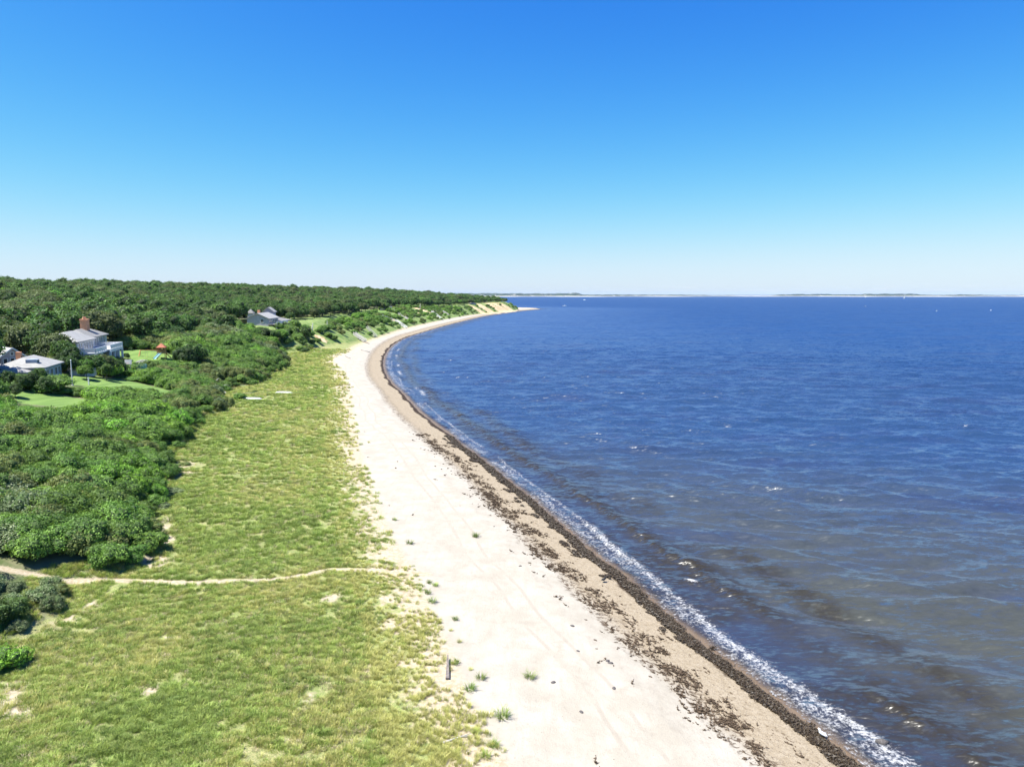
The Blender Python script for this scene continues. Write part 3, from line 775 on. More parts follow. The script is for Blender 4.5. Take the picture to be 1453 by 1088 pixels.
# labels
def zone_tree(p):
    u, y = p['u'], p['y']
    if u < 62: z_ = 'near the cottage' if y < 190 else 'far behind the cottage'
    elif u < 185: z_ = 'in front of the big house' if y < 158 else ('close behind the big house' if y < 215 else 'far behind the big house')
    elif u < 285: z_ = 'around the play set lawn' if y < 230 else 'far behind the play set'
    elif u < 350: z_ = 'left of the grey shingled house' if y < 320 else 'deep in the wood left of the shingled house'
    elif u < 425: z_ = 'around the grey shingled house' if y < 330 else 'far behind the shingled house'
    elif u < 500: z_ = 'near the orange bare slope' if y < 420 else 'far behind the orange bare slope'
    elif u < 610: z_ = 'above the bluff stairs' if y < 700 else 'far above the bluff stairs'
    else: z_ = 'on the far headland'
    return z_+(', back rows' if y > 285 and 'far' in z_ and 'headland' not in z_ else '')
def zone_shrub(p):
    v, d = p['v'], p['dT']; u = p['u']
    if p['y'] > 250: return 'on the far bluff face' if u > 470 else 'below the grey shingled house'
    r = 'below the sandy path' if v > 826 else 'just above the sandy path' if v > 770 else 'beside the bare sand scar' if v > 712 else 'midway along the thicket' if v > 650 else \
        'in the upper thicket' if v > 600 else 'below the mown lawns' if v > 560 else 'level with the flagpole' if v > 525 else 'below the play set'
    c = ', on the meadow edge' if d < 5 else ', just behind the edge' if d < 13 else ', deep inside'
    return r+c
cells = {}
for p in chosen:
    key = (p['t'], p['kd'], zone_tree(p) if p['t'] == 'tree' else zone_shrub(p)); cells.setdefault(key, []).append(p)
for (ty, kd, zn), L in cells.items():
    L.sort(key=lambda p: p['u'])
    n = len(L)
    for i, p in enumerate(L):
        nm_ = 'tree' if ty == 'tree' else 'shrub'
        if n == 1: pos_ = ''
        elif i == 0: pos_ = 'leftmost '
        elif i == n-1: pos_ = 'rightmost '
        elif i < n/2 and i < 20: pos_ = ORD[i]+'-from-left '
        else: pos_ = ORD[min(n-1-i, 19)]+'-from-right '
        p['label'] = f"{pos_}{TONE[kd]} leafy {nm_} {zn}" if n > 1 else f"{TONE[kd]} leafy {nm_} {zn}"
SRC = {}
for p in chosen:
    if p['t'] == 'tree':
        cm_, tm_, _, _ = TREES[p['kd']][p['j']]
        r_ = empty('broadleaf_tree', (p['x'], p['y'], p['z']-.1), random.uniform(0, 6.28)); r_.scale = (p['s'], p['s'], p['sz'])
        c_ = linkmesh('crown', cm_, r_); linkmesh('trunk', tm_, r_)
        tag(r_, p['label'], 'tree', 'trees of the wood behind the beach')
    else:
        sm_, _, _ = SHRUBS[p['kd']][p['j']]
        c_ = linkmesh('shrub', sm_); c_.location = (p['x'], p['y'], p['z']-.12); c_.scale = (p['s'], p['s'], p['sz']); c_.rotation_euler = (0, 0, random.uniform(0, 6.28))
        tag(c_, p['label'], 'shrub', 'shrubs of the thicket beside the meadow')

# ---- instancing for masses
def scatter(name, rows, sources, label, cat, rotxy=0.0):
    """rows: (x,y,z,rz,sx,sz,idx); sources: meshes' holder objects"""
    a = np.array(rows, float)
    me = bpy.data.meshes.new(name); me.vertices.add(len(a)); me.vertices.foreach_set('co', a[:, :3].astype(np.float32).ravel()); me.update()
    ar = me.attributes.new('rot', 'FLOAT_VECTOR', 'POINT'); rr_ = np.zeros((len(a), 3), np.float32); rr_[:, 2] = a[:, 3]
    if rotxy: rr_[:, :2] = RNG.uniform(-rotxy, rotxy, (len(a), 2))
    ar.data.foreach_set('vector', rr_.ravel())
    as_ = me.attributes.new('scl', 'FLOAT_VECTOR', 'POINT'); ss = np.stack([a[:, 4], a[:, 4], a[:, 5]], 1).astype(np.float32); as_.data.foreach_set('vector', ss.ravel())
    ai = me.attributes.new('idx', 'INT', 'POINT'); ai.data.foreach_set('value', a[:, 6].astype(np.int32))
    o = linkmesh(name, me)
    ng = bpy.data.node_groups.new(name, 'GeometryNodeTree')
    ng.interface.new_socket('Geometry', in_out='INPUT', socket_type='NodeSocketGeometry'); ng.interface.new_socket('Geometry', in_out='OUTPUT', socket_type='NodeSocketGeometry')
    gi = ng.nodes.new('NodeGroupInput'); go = ng.nodes.new('NodeGroupOutput')
    gti = ng.nodes.new('GeometryNodeGeometryToInstance')
    iop = ng.nodes.new('GeometryNodeInstanceOnPoints'); iop.inputs['Pick Instance'].default_value = True
    def na(nm_, ty):
        n_ = ng.nodes.new('GeometryNodeInputNamedAttribute'); n_.data_type = ty; n_.inputs[0].default_value = nm_; return n_.outputs[0]
    # one geometry of instances, in list order
    for s_ in reversed(sources):
        oi = ng.nodes.new('GeometryNodeObjectInfo'); oi.inputs['As Instance'].default_value = True; oi.inputs[0].default_value = s_; oi.transform_space = 'ORIGINAL'
        ng.links.new(oi.outputs['Geometry'], iopj(ng, iop))
    ng.links.new(gi.outputs[0], iop.inputs['Points'])
    ng.links.new(na('idx', 'INT'), iop.inputs['Instance Index']); ng.links.new(na('rot', 'FLOAT_VECTOR'), iop.inputs['Rotation']); ng.links.new(na('scl', 'FLOAT_VECTOR'), iop.inputs['Scale'])
    ng.links.new(iop.outputs[0], go.inputs[0])
    md = o.modifiers.new('scatter', 'NODES'); md.node_group = ng
    return tag(o, label, cat, None, 'stuff')
_j = {}
def iopj(ng, iop):
    if ng.name not in _j:
        jn = ng.nodes.new('GeometryNodeJoinGeometry'); ng.links.new(jn.outputs[0], iop.inputs['Instance']); _j[ng.name] = jn
    return _j[ng.name].inputs[0]
def source_of(mesh):
    for o in COL.objects:
        if o.type == 'MESH' and o.data == mesh: return o
    return None
def mass(name, ty, table, label, cat):
    src = []; index = {}
    for kd, L in table.items():
        for j, q in enumerate(L):
            s_ = source_of(q[0])
            if s_: index[(kd, j)] = len(src); src.append(s_)
    rows = []
    for p in plants:
        if p['t'] == ty and not p.get('solo'):
            ix = index.get((p['kd'], p['j']))
            if ix is None: ix = random.randrange(len(src))
            rows.append((p['x'], p['y'], p['z']-.1, random.uniform(0, 6.28), p['s'], p['sz'], ix))
    print(name, len(rows), 'solo', sum(1 for p in chosen if p['t'] == ty)); return scatter(name, rows, src, label, cat)
mass('woodland', 'tree', TREES, 'green oak wood covering the low hills behind the beach', 'woodland')
mass('undergrowth', 'shrub', SHRUBS, 'continuous green scrub filling the slope between meadow and wood', 'undergrowth')

# ---- grass
def tuft_mesh(name, mat, nb, h, spread, wd, seed, lean=.45):
    g = np.random.default_rng(seed); V = []; F = []
    for k in range(nb):
        a = g.random()*6.283; r = spread*math.sqrt(g.random())*.5; hh = h*(.55+.6*g.random()); le = lean*(.3+g.random())*hh
        x, y = r*math.cos(a), r*math.sin(a); a2 = a+g.normal(0, .6); dx_, dy_ = math.cos(a2), math.sin(a2); px, py = -dy_*wd/2, dx_*wd/2
        i = len(V)
        V += [(x-px, y-py, -.03), (x+px, y+py, -.03), (x+dx_*le*.35+px*.8, y+dy_*le*.35+py*.8, hh*.6), (x+dx_*le*.35-px*.8, y+dy_*le*.35-py*.8, hh*.6), (x+dx_*le, y+dy_*le, hh*(1-.25*lean))]
        F += [(i, i+1, i+2, i+3), (i+3, i+2, i+4)]
    me = bpy.data.meshes.new(name); me.from_pydata(V, [], F); me.update(); me.materials.append(mat); return me
gA = leaf_mat('green_beach_grass', (.20, .275, .055), (.385, .48, .11), (.53, .62, .22), .40)
gB = leaf_mat('yellow_beach_grass', (.37, .37, .09), (.58, .56, .19), (.70, .66, .32), .38)
gC = leaf_mat('dark_beach_grass', (.12, .18, .04), (.23, .31, .07), (.34, .42, .11), .34)
gD = leaf_mat('dry_grass', (.36, .29, .16), (.50, .42, .26), (.62, .54, .38), .3)
# loose tufts out on the sand, each a thing of its own
TU = [(752, 962, .50, gC, 'dark green grass tuft alone on open sand, between the plank and the seaweed line'), (713, 1018, .62, gC, 'largest dark grass tuft on the sand near the photo bottom'),
      (727, 962, .1, gC, ''), (682, 964, .45, gC, 'round grass tuft on sand right of the grey plank'), (646, 880, .35, gC, 'small green tuft on sand above the grey plank'), (652, 912, .25, gB, 'tiny yellowish tuft on sand above the plank'),
      (609, 828, .34, gC, 'small tuft beside the end of the sandy path'), (618, 832, .38, gA, 'green tuft just right of the path end'), (607, 842, .42, gC, 'dark tuft below the path end on the meadow rim'),
      (613, 855, .5, gC, 'bushy dark tuft on the meadow rim below the path end'), (667, 980, .5, gC, 'dark tuft at the meadow rim below the plank'), (695, 1016, .35, gB, 'yellow green tuft left of the largest sand tuft'),
      (684, 1015, .3, gB, 'smaller yellow tuft beside the meadow rim near photo bottom'), (700, 1060, .4, gC, 'green tuft on the sand near the bottom edge'), (676, 1042, .35, gA, 'green tuft on the rim above the bottom edge'),
      (646, 942, .4, gA, 'green tuft touching the right side of the grey plank'), (581, 772, .5, gC, 'dark green tuft on the meadow rim above the path'), (675, 762, .55, gC, 'lone leafy green plant in the middle of the bare beach'),
      (640, 895, .22, gB, 'tiny pale tuft near the rim above the plank'), (668, 950, .22, gB, 'tiny straw tuft between plank and round tuft'), (690, 1075, .4, gA, 'green tuft at the very bottom rim of the meadow'), (560, 738, .4, gC, 'dark tuft on the upper meadow rim by the sand')]
tm = {}
for q, m_ in enumerate((gA, gB, gC, gD)): tm[m_.name] = tuft_mesh('beach_grass_tuft', m_, 90, 1.0, .9, .045, 50+q, .8)
srcT = {}
for u, v, s_, m_, lb in TU:
    if not lb: continue
    p = hit(u, v); o = linkmesh('beach_grass_tuft', tm[m_.name]); o.location = (p[0], p[1], p[2]-.02); o.scale = (s_*1.15, s_*1.15, s_*.9); o.rotation_euler = (0, 0, random.random()*6)
    tag(o, lb, 'grass tuft', 'grass tufts loose on the sand'); srcT.setdefault(m_.name, o)
# sources for the meadow mass: kept small, placed as real tufts too
def holder(mesh, u, v, s_, lb):
    p = hit(u, v); o = linkmesh('meadow_grass_tuft', mesh); o.location = (p[0], p[1], p[2]-.02); o.scale = (s_, s_, s_)
    return tag(o, lb, 'grass tuft', 'grass tufts in the meadow')
GM = [tuft_mesh('meadow_tuft', gA, 60, .42, .75, .030, 1), tuft_mesh('meadow_tuft', gA, 60, .50, .7, .028, 2, .7), tuft_mesh('meadow_tuft', gB, 55, .46, .7, .028, 3), tuft_mesh('meadow_tuft', gC, 60, .42, .75, .032, 4, .6),
      tuft_mesh('meadow_tuft', gD, 40, .36, .6, .028, 5, .8), tuft_mesh('meadow_tuft', gB, 36, .55, .35, .030, 6, .6)]
gs = [holder(GM[0], 300, 900, 1.1, 'green grass tuft in the meadow below the left end of the path'), holder(GM[1], 420, 930, 1.1, 'tall green grass tuft in the middle of the lower meadow'),
      holder(GM[2], 560, 960, 1.1, 'yellow grass tuft among bare sand left of the plank'), holder(GM[3], 230, 1000, 1.1, 'dark grass tuft low in the meadow at lower left'),
      holder(GM[4], 500, 1040, 1.1, 'dry straw tuft beside a bare sand patch near the bottom'), holder(GM[5], 600, 900, 1.1, 'slim yellow tuft on the sandy meadow rim above the plank')]
rows = []
def grass_zone(y0, y1, dens, scale):
    u0, v0 = -60, 600
    xs_ = RNG.uniform(-.78*y1-6, .05*y1+6, 1)
    A = (1.15*(y0+y1)/2+12)*(y1-y0); n = int(A*dens)
    y = RNG.uniform(y0, y1, n); x = RNG.uniform(-1, 0, n)*(1.15*y+8)+.05*y*0+4
    dG_ = sd(x, y, VEG); dT_ = sd(x, y, TOE); dp_ = seg_dist(x, y, PATH); sc_ = blobfield(x, y, scars)
    fade = fbm(x, y, 3.2, 501, 4); fade2 = fbm(x, y, 1.1, 503, 3)
    pr = sstep(-1.6, 9, dG_)*1.0+(fade-.5)*1.0+(fade2-.5)*.5+RNG.uniform(-.3, .3, n)
    ok = (dG_ > -1.3) & (pr > .28+.3*(dG_ < 0)) & (dT_ < 3) & (dp_ > .26+.3*fade2) & ((sc_+(fade-.5)*2.2 < .25) | (RNG.random(n) < .22))
    bald = (fbm(x, y, 2.2, 507, 3) > .70); ok &= ~(bald & (RNG.random(n) < .8))
    x, y, dG_ = x[ok], y[ok], dG_[ok]
    z = height(x, y); nA = fbm(x, y, 9, 511, 3); nB = fbm(x, y, 5, 513, 3)
    for i in range(len(x)):
        r = random.random()+(nA[i]-.5)*1.5; e = dG_[i]
        if e < 5.5: ix = 5 if r < .5 else (2 if r < .8 else 0)
        else:
            ix = 2 if r < .27 else 4 if r < .31+.16*nB[i] else 0 if r < .68 else 1 if r < .93 else 3
        if nB[i] > .66 and random.random() < .3: ix = 3
        s_ = scale*(.65+.6*random.random())*(.85 if e < 5 else 1)
        rows.append((x[i], y[i], z[i]-.01, random.random()*6.283, s_, s_*(.62+.4*random.random()), ix))
grass_zone(28, 60, 20, .66); grass_zone(60, 100, 7.0, .85); grass_zone(100, 180, 2.6, 1.2); grass_zone(180, 300, 1.0, 1.7)
print('grass', len(rows))
scatter('grass', rows, gs, 'yellow green beach grass covering the flat meadow beside the sand', 'grass')

# ---- seaweed
weed_m = simple('wet_seaweed', (.045, .029, .012), .6, .5, 9, .5)
dryw_m = simple('dried_seaweed', (.12, .085, .055), .9, .5, 9)
def weed_mesh(mat, n, rx, ry, h, seed):
    g = np.random.default_rng(seed)
    P_ = np.stack([g.normal(0, rx*.5, n), g.normal(0, ry*.5, n), np.abs(g.normal(0, h, n))+.01], 1); P_[:, 2] *= np.exp(-(P_[:, 0]/rx)**2-(P_[:, 1]/ry)**2)
    v, f = leaves_on(P_, np.tile([0, 0, 1.], (n, 1)), .052, g, 1.7, .55)
    return npmesh('seaweed_clump', v, f, mat)
WM = [weed_mesh(weed_m, 90, .5, .22, .05, 1), weed_mesh(weed_m, 50, .3, .16, .04, 2), weed_mesh(dryw_m, 30, .34, .09, .02, 3), weed_mesh(dryw_m, 10, .16, .05, .02, 4)]
wsrc = []
for me_, u, v, s_, lb in ((WM[0], 1010, 921, 1.3, 'thick wet seaweed heap in the dark weed line'), (WM[1], 1150, 1030, 1.3, 'wet seaweed clump in the dark line beside the gull'), (WM[2], 932, 921, 1.2, 'dried seaweed streak on the upper weed line'), (WM[3], 880, 846, 1.2, 'small dried seaweed scrap on the brown sand')):
    p = hit(u, v); o = linkmesh('seaweed_clump', me_); o.location = p; o.scale = (s_,)*3; o.rotation_euler = (0, 0, R(-48)+3.14/2); wsrc.append(tag(o, lb, 'seaweed', 'seaweed clumps along the tide lines'))
rows = []
n = 260000
y = 26+np.abs(RNG.power(1.6, n))*0+RNG.uniform(0, 1, n)**1.6*260
si = RNG.integers(0, len(shore)-1, n)
# sample beside the waterline
Ls = np.array(shore); seglen = np.linalg.norm(np.diff(Ls, axis=0), axis=1)
full = np.concatenate([[Ls[0]+d0*18], Ls[:60]]); sl2 = np.linalg.norm(np.diff(full, axis=0), axis=1); cum = np.concatenate([[0], np.cumsum(sl2)])
tt = RNG.uniform(0, 1, n)**1.5*min(cum[-1], 330); ii = np.clip(np.searchsorted(cum, tt)-1, 0, len(sl2)-1); fr = (tt-cum[ii])/sl2[ii]
bx_ = full[ii]+(full[ii+1]-full[ii])*fr[:, None]; tg = (full[ii+1]-full[ii])/sl2[ii][:, None]; nrm = np.stack([-tg[:, 1], tg[:, 0]], 1)
offd = np.where(RNG.random(n) < .93, RNG.uniform(-.2, 9.0, n), RNG.uniform(9, 22, n)); xx = bx_[:, 0]+nrm[:, 0]*offd; yy = bx_[:, 1]+nrm[:, 1]*offd
dsn = sd(xx, yy, LAND)
wb = (fbm(xx, yy, 5, 601, 3)-.5)*1.5; st = fbm(xx*1.0+yy*.0, yy, 1.6, 603, 3)
lane1 = np.exp(-((dsn+wb*.5-.75)/.36)**2)*(.45+.8*fbm(xx, yy, 2.5, 611, 3))
lane2 = np.exp(-((dsn+wb*1.3-5.2)/1.15)**2)*sstep(.38, .66, st)*.20
lane2b = np.exp(-((dsn+wb*1.6-4.7)/.5)**2)*sstep(.50, .62, fbm(xx, yy, 1.3, 609, 3))*.35
lane3 = sstep(.58, .72, fbm(xx, yy, 2.0, 605, 3))*.16*((dsn > 1.8) & (dsn < 6.5))
lane4 = .002*(dsn > 7)
keep = (RNG.random(n) < np.clip(lane1*.62+lane2+lane2b+lane3+lane4, 0, 1)*.42) & (dsn > .05)
zz = height(xx, yy)
for i in np.nonzero(keep)[0]:
    wetk = dsn[i] < 2.3
    ang = math.atan2(tg[ii[i]][1], tg[ii[i]][0])+random.gauss(0, .35 if wetk else .6)
    s_ = random.uniform(.6, 1.25)*(1+tt[i]/220)
    rows.append((xx[i], yy[i], zz[i], ang, s_*(1 if wetk else .75), s_, (0 if random.random() < .6 else 1) if wetk else (2 if random.random() < .55 else 3)))
print('weed', len(rows))
scatter('seaweed', rows, wsrc, 'dark seaweed washed up in two ragged lines along the beach', 'seaweed')

# ------------------------------------------------------------------ houses
def frame(ox, oy, oz, dx_, dy_):
    L = math.hypot(dx_, dy_); X = Vector((dx_/L, dy_/L, 0)); Y = Vector((-X.y, X.x, 0))
    return Matrix(((X.x, Y.x, 0, ox), (X.y, Y.y, 0, oy), (0, 0, 1, oz), (0, 0, 0, 1)))
shing = lambda nm_, c: _shing(nm_, c)
def _shing(nm_, c):
    t = NT(nm_); P = t.coords(); z = t.n('ShaderNodeSeparateXYZ'); t.put(z.inputs[0], P)
    row = t.math('FRACT', t.mul(z.outputs[2], 5.5)); n = t.noise(P, 1.3, 4, .6); n2 = t.noise(P, 14, 2)
    cc = t.mix(t.step(n, .3, .7), tuple(x*.8 for x in c), c); cc = t.mix(t.mul(t.step(row, .16, 0), .5), cc, tuple(x*.45 for x in c))
    cc = t.mix(t.mul(t.step(n2, .5, .7), .35), cc, tuple(x*.6 for x in c)); return t.out(t.bsdf(cc, .85))
M_wall = _shing('grey_shingle_wall', (.47, .48, .50)); M_blue = _shing('blue_grey_wall', (.30, .36, .46)); M_purp = _shing('weathered_shingle_wall', (.47, .42, .46))
M_roofg = _shing('grey_roof_shingles', (.24, .235, .22)); M_roofl = _shing('pale_roof_shingles', (.34, .335, .315)); M_roofd = _shing('dark_roof', (.26, .25, .23))
M_white = simple('white_paint', (.70, .70, .68), .5, .08, 1); M_glass = simple('dark_window_glass', (.025, .03, .04), .12, .3, .6, .6)
M_brick = _shing('orange_brick', (.72, .34, .18)); M_clay = simple('clay_pot', (.66, .38, .22), .8)
M_conc = simple('pale_stone', (.55, .52, .47), .9); M_wood = simple('orange_timber', (.50, .24, .09), .6, .3, 3); M_deck = simple('grey_deck_boards', (.38, .35, .31), .8)
class HB(MB):
    def __init__(s, M): super().__init__(); s.M = M
    def build(s, name, mat, parent, smooth=False):
        s.v = [tuple(s.M @ Vector(q)) for q in s.v]; return super().build(name, mat, parent, smooth)
def hip(m, x0, x1, y0, y1, z, h, inset, ov=.5, th=.22):
    x0 -= ov; x1 += ov; y0 -= ov; y1 += ov; ym = (y0+y1)/2
    a = [(x0, y0, z), (x1, y0, z), (x1, y1, z), (x0, y1, z)]; b = [(p[0], p[1], z-th) for p in a]
    r0 = (x0+inset, ym, z+h); r1 = (x1-inset, ym, z+h)
    m.quad(a[0], a[1], r1, r0); m.quad(a[2], a[3], r0, r1); m.quad(a[1], a[2], r1); m.quad(a[3], a[0], r0)
    for i in range(4): m.quad(b[i], b[(i+1) % 4], a[(i+1) % 4], a[i])
    m.quad(*reversed(b)); return m
def gable_wall(m, x0, x1, y0, y1, z0, z1, h):
    ym = (y0+y1)/2
    m.box(((x0+x1)/2, ym, (z0+z1)/2), (x1-x0, y1-y0, z1-z0))
    m.quad((x0, y0, z1), (x0, ym, z1+h), (x0, y1, z1)); m.quad((x1, y0, z1), (x1, y1, z1), (x1, ym, z1+h)); return m
def gable_roof(m, x0, x1, y0, y1, z, h, ov=.4, th=.2):
    ym = (y0+y1)/2; sl_ = h/(ym-y0); x0 -= ov; x1 += ov
    for sgn, ye in ((1, y0-ov), (-1, y1+ov)):
        ze = z-ov*sl_; zt = z+h
        p = [(x0, ye, ze), (x1, ye, ze), (x1, ym, zt), (x0, ym, zt)]; q = [(a, b, c+th) for a, b, c in p]
        m.quad(*q); m.quad(*reversed(p))
        for i in range(4): m.quad(p[i], p[(i+1) % 4], q[(i+1) % 4], q[i])
    return m
def window(M, par, x, z, w_, h_, y=0.0, side='front', fr=.1, bars=1):
    """a window on the seaward side (front, local y = 0) or on an end (local x)"""
    a = HB(M); g = HB(M)
    def bx_(m, cx_, cz_, sx_, sz_, dep, o): 
        if side == 'front': m.box((cx_, y-o, cz_), (sx_, dep, sz_))
        else: m.box((y-o, cx_, cz_), (dep, sx_, sz_))
    bx_(g, x, z, w_, h_, .06, .02)
    for k_ in (-1, 1): bx_(a, x+k_*(w_/2+fr/2), z, fr, h_+2*fr, .12, .05); bx_(a, x, z+k_*(h_/2+fr/2), w_, fr, .12, .05)
    for b_ in range(bars): bx_(a, x-w_/2+w_*(b_+1)/(bars+1), z, .06, h_, .09, .045)
    f = a.build('window', M_white, par); gl = g.build('pane', M_glass, f)
def rail(M, par, pts, z0, h=1.0, solid=False, name='railing'):
    m = HB(M)
    for (a, b) in zip(pts[:-1], pts[1:]):
        L = math.dist(a, b); n_ = max(1, int(L/(1.6)))
        for k_ in range(n_+1):
            p = (a[0]+(b[0]-a[0])*k_/n_, a[1]+(b[1]-a[1])*k_/n_); m.box((p[0], p[1], z0+h/2), (.16, .16, h+.1))
        m.bar((*a, z0+h), (*b, z0+h), .14, .1); m.bar((*a, z0+.12), (*b, z0+.12), .08, .1)
        nb = int(L/.22)
        for k_ in range(nb):
            p = (a[0]+(b[0]-a[0])*(k_+.5)/nb, a[1]+(b[1]-a[1])*(k_+.5)/nb); m.box((p[0], p[1], z0+h/2+.05), ((.17 if solid else .05), (.17 if solid else .05), h-.14))
    return m.build(name, M_white, par)
# big house
M = frame(-92, 150, 0, -.285, .958)
hs_ = empty('brick_chimney_house', tuple(M @ Vector((13, 5, 9)))); hs_.rotation_euler = (0, 0, 0)
def under(parent):
    """parts are built in world space; keep them there"""
    bpy.context.view_layer.update()
    for c in parent.children: c.matrix_parent_inverse = parent.matrix_world.inverted()
HB(M).box((6.5, 3.3, 11.6), (13, 6.6, 6.95)).box((20.6, 4.0, 11.7), (14.8, 6.4, 7.1)).build('wall', M_wall, hs_)
r1 = hip(HB(M), 0, 13, 0, 6.6, 15.1, 1.95, 3.8).build('roof', M_roofl, hs_)
r2 = hip(HB(M), 12, 28, .8, 7.2, 15.3, 1.75, 4.0).build('roof', M_roofg, hs_); tag(r2, 'darker grey far section of roof')
ch = HB(M).box((21, 3.6, 17.2), (2.4, 1.4, 3.6)).box((21, 3.6, 19.1), (2.6, 1.6, .28)).build('chimney', M_brick, hs_)
for k_ in range(4):
    HB(M).tube([(20.15+k_*.57, 3.6, 19.2), (20.15+k_*.57, 3.6, 19.8)], [.22, .17], 8).build('chimney_pot', M_clay, ch)
for x_ in (1.6, 3.2, 5.6, 7.2, 9.6, 11.2): window(M, hs_, x_, 13.75, 1.15, 1.7)
for x_ in (13.9, 15.5, 17.6, 19.2, 21.4, 23.0, 25.2): window(M, hs_, x_, 14.0, 1.15, 1.8, .8)
for x_ in (3, 7, 11): window(M, hs_, x_, 11.0, 1.5, 1.6)
for x_ in (2.0, 4.6): window(M, hs_, x_, 13.6, 1.1, 1.5, 0, 'end')
dk = HB(M).box((4.5, -1.85, 12.5), (9, 3.6, .3)).box((14.6, -1.6, 12.62), (11.2, 5.6, .32)).build('deck', M_white, hs_)
rail(M, dk, [(0.1, -3.5), (8.9, -3.5)], 12.65, .95, True); rail(M, dk, [(9.1, -4.3), (20.1, -4.3), (20.1, 1.1)], 12.78, .95, True); rail(M, dk, [(.1, -.2), (.1, -3.4)], 12.65, .95, True)
for p_ in ((.2, -3.5), (4.5, -3.5), (9, -4.2), (12.7, -4.2), (16.4, -4.2), (20, -4.2), (20, -1)):
    HB(M).box((p_[0], p_[1], 10.9), (.42, .42, 3.0)).build('porch_post', M_white, hs_)
HB(M).box((14.5, -4.2, 12.3), (11.2, .3, .35)).build('porch_beam', M_white, hs_)
HB(M).box((18.2, -1.4, 10.9), (3.3, 4.6, 3.0)).build('porch_room', M_wall, hs_); window(M, hs_, 18.2, 11.2, 1.5, 1.5, -3.7)
under(hs_); tag(hs_, 'large grey shingled house with broad orange brick chimney and white railed deck', 'house')
# cottage
M = frame(-84.3, 127, 0, -.30, .954)
ct = empty('blue_cottage', tuple(M @ Vector((5.5, 4, 8.5))))
HB(M).box((5.5, 3.7, 10.2), (10.6, 7.4, 3.7)).build('wall', M_blue, ct)
hip(HB(M), .2, 10.8, 0, 7.4, 12.05, 1.7, 3.0, .5).build('roof', M_roofl, ct)
HB(M).box((3.4, 4.6, 14.0), (.8, .8, 1.3)).build('chimney', M_brick, ct)
dm = HB(M).box((1.9, 2.1, 12.75), (1.9, 1.6, 1.3)).build('dormer', M_blue, ct); window(M, dm, 1.9, 12.9, 1.2, .7, 1.3)
HB(M).box((-1.2, 4.4, 9.9), (2.6, 5, 3.2)).build('side_wing', M_white, ct); hip(HB(M), -2.5, -.3, 1.9, 6.9, 11.5, .8, .9, .3).build('wing_roof', M_roofl, ct)
for x_ in (2.2, 4.6, 7.2, 9.2): window(M, ct, x_, 10.7, 1.3, 1.3)
HB(M).box((.15, -.2, 10.3), (.35, .35, 3.4)).build('corner_post', M_white, ct)
under(ct); tag(ct, 'low blue walled cottage with pale hipped roof behind dark bushes', 'house')
# narrow gabled house at the frame's left edge
M = frame(-98.4, 139.4, 0, -.75, .56)
gb = empty('gabled_outbuilding', tuple(M @ Vector((4, 0, 9))))
gable_wall(HB(M), 0, 8, -2, 2, 8.4, 12.9, 1.55).build('wall', M_purp, gb); gable_roof(HB(M), 0, 8, -2, 2, 12.9, 1.55).build('roof', M_roofl, gb)
for q_ in (-1.2, 0, 1.2): window(M, gb, q_, 11.5, .62, 2.1, 0, 'end', .12, 0)
window(M, gb, 0, 13.45, .45, .5, 0, 'end', .14, 0)
mt = HB(M)
mt.bar((-.45, -2.4, 12.75), (-.45, 0, 14.6), .12, .25); mt.bar((-.45, 2.4, 12.75), (-.45, 0, 14.6), .12, .25); mt.build('gable_trim', M_white, gb)
under(gb); tag(gb, 'small gabled grey house with white trim at the left photo edge', 'house')
# low shed
px_, py_, pz_ = hit(112, 533)
M = frame(px_-1.8, py_, pz_, .9, .35)
sh_ = empty('garden_shed', tuple(M @ Vector((2, 1, 0))))
gable_wall(HB(M), 0, 4.2, 0, 2.8, -.3, 1.15, .85).build('wall', M_white, sh_); gable_roof(HB(M), 0, 4.2, 0, 2.8, 1.15, .85, .3).build('roof', simple('beige_roof', (.46, .42, .37), .9, .2, 3), sh_)
HB(M).box((2.2, -.04, .5), (.9, .08, 1.3)).build('door', M_deck, sh_); under(sh_); tag(sh_, 'low shed with beige roof on the lawn behind the flagpole', 'shed')
# shingled house on the bluff
M = frame(-101.2, 296, -.1, -.07, 1) @ Matrix.Diagonal((1.08, 1.08, 1, 1))
h2 = empty('shingled_beach_house', tuple(M @ Vector((8, 4, 11.5))))
gable_wall(HB(M), 0, 15, 0, 8, 10.0, 15.3, 2.0).build('wall', M_purp, h2); gable_roof(HB(M), 0, 15, 0, 8, 15.3, 2.0, .5).build('roof', M_roofl, h2)
HB(M).box((23, 3.5, 11.9), (15, 6, 3.6)).build('side_wing', M_purp, h2); hip(HB(M), 15.6, 31, -.5, 6.5, 13.6, 1.3, 3.5, .9).build('wing_roof', M_roofg, h2)
for x_ in (2, 4.6, 7.2, 9.8, 12.4): window(M, h2, x_, 14.1, 2.0, 1.5)
for x_ in (2, 5.5, 9, 12.5): window(M, h2, x_, 11.4, 1.8, 1.8)
for x_ in (18, 21, 24, 27): window(M, h2, x_, 12.2, 1.9, 1.8, .5)
window(M, h2, 2.3, 14.3, 1.0, 1.2, 0, 'end')
d2 = HB(M).box((8, -1.7, 12.8), (17, 3.4, .3)).build('deck', M_deck, h2); rail(M, d2, [(-.4, -3.3), (16.4, -3.3)], 12.95, 1.0, True)
for x_ in (-.2, 5, 10.5, 16): HB(M).box((x_, -3.1, 11.2), (.35, .35, 3.0)).build('deck_post', M_white, h2)
tw = HB(M).box((20, 12.2, 14.2), (1.9, 2.2, 5.6)).build('turret', M_white, h2); hip(HB(M), 19.05, 20.95, 11.1, 13.3, 17.0, 1.8, 1.2, .35).build('turret_roof', M_roofg, tw)
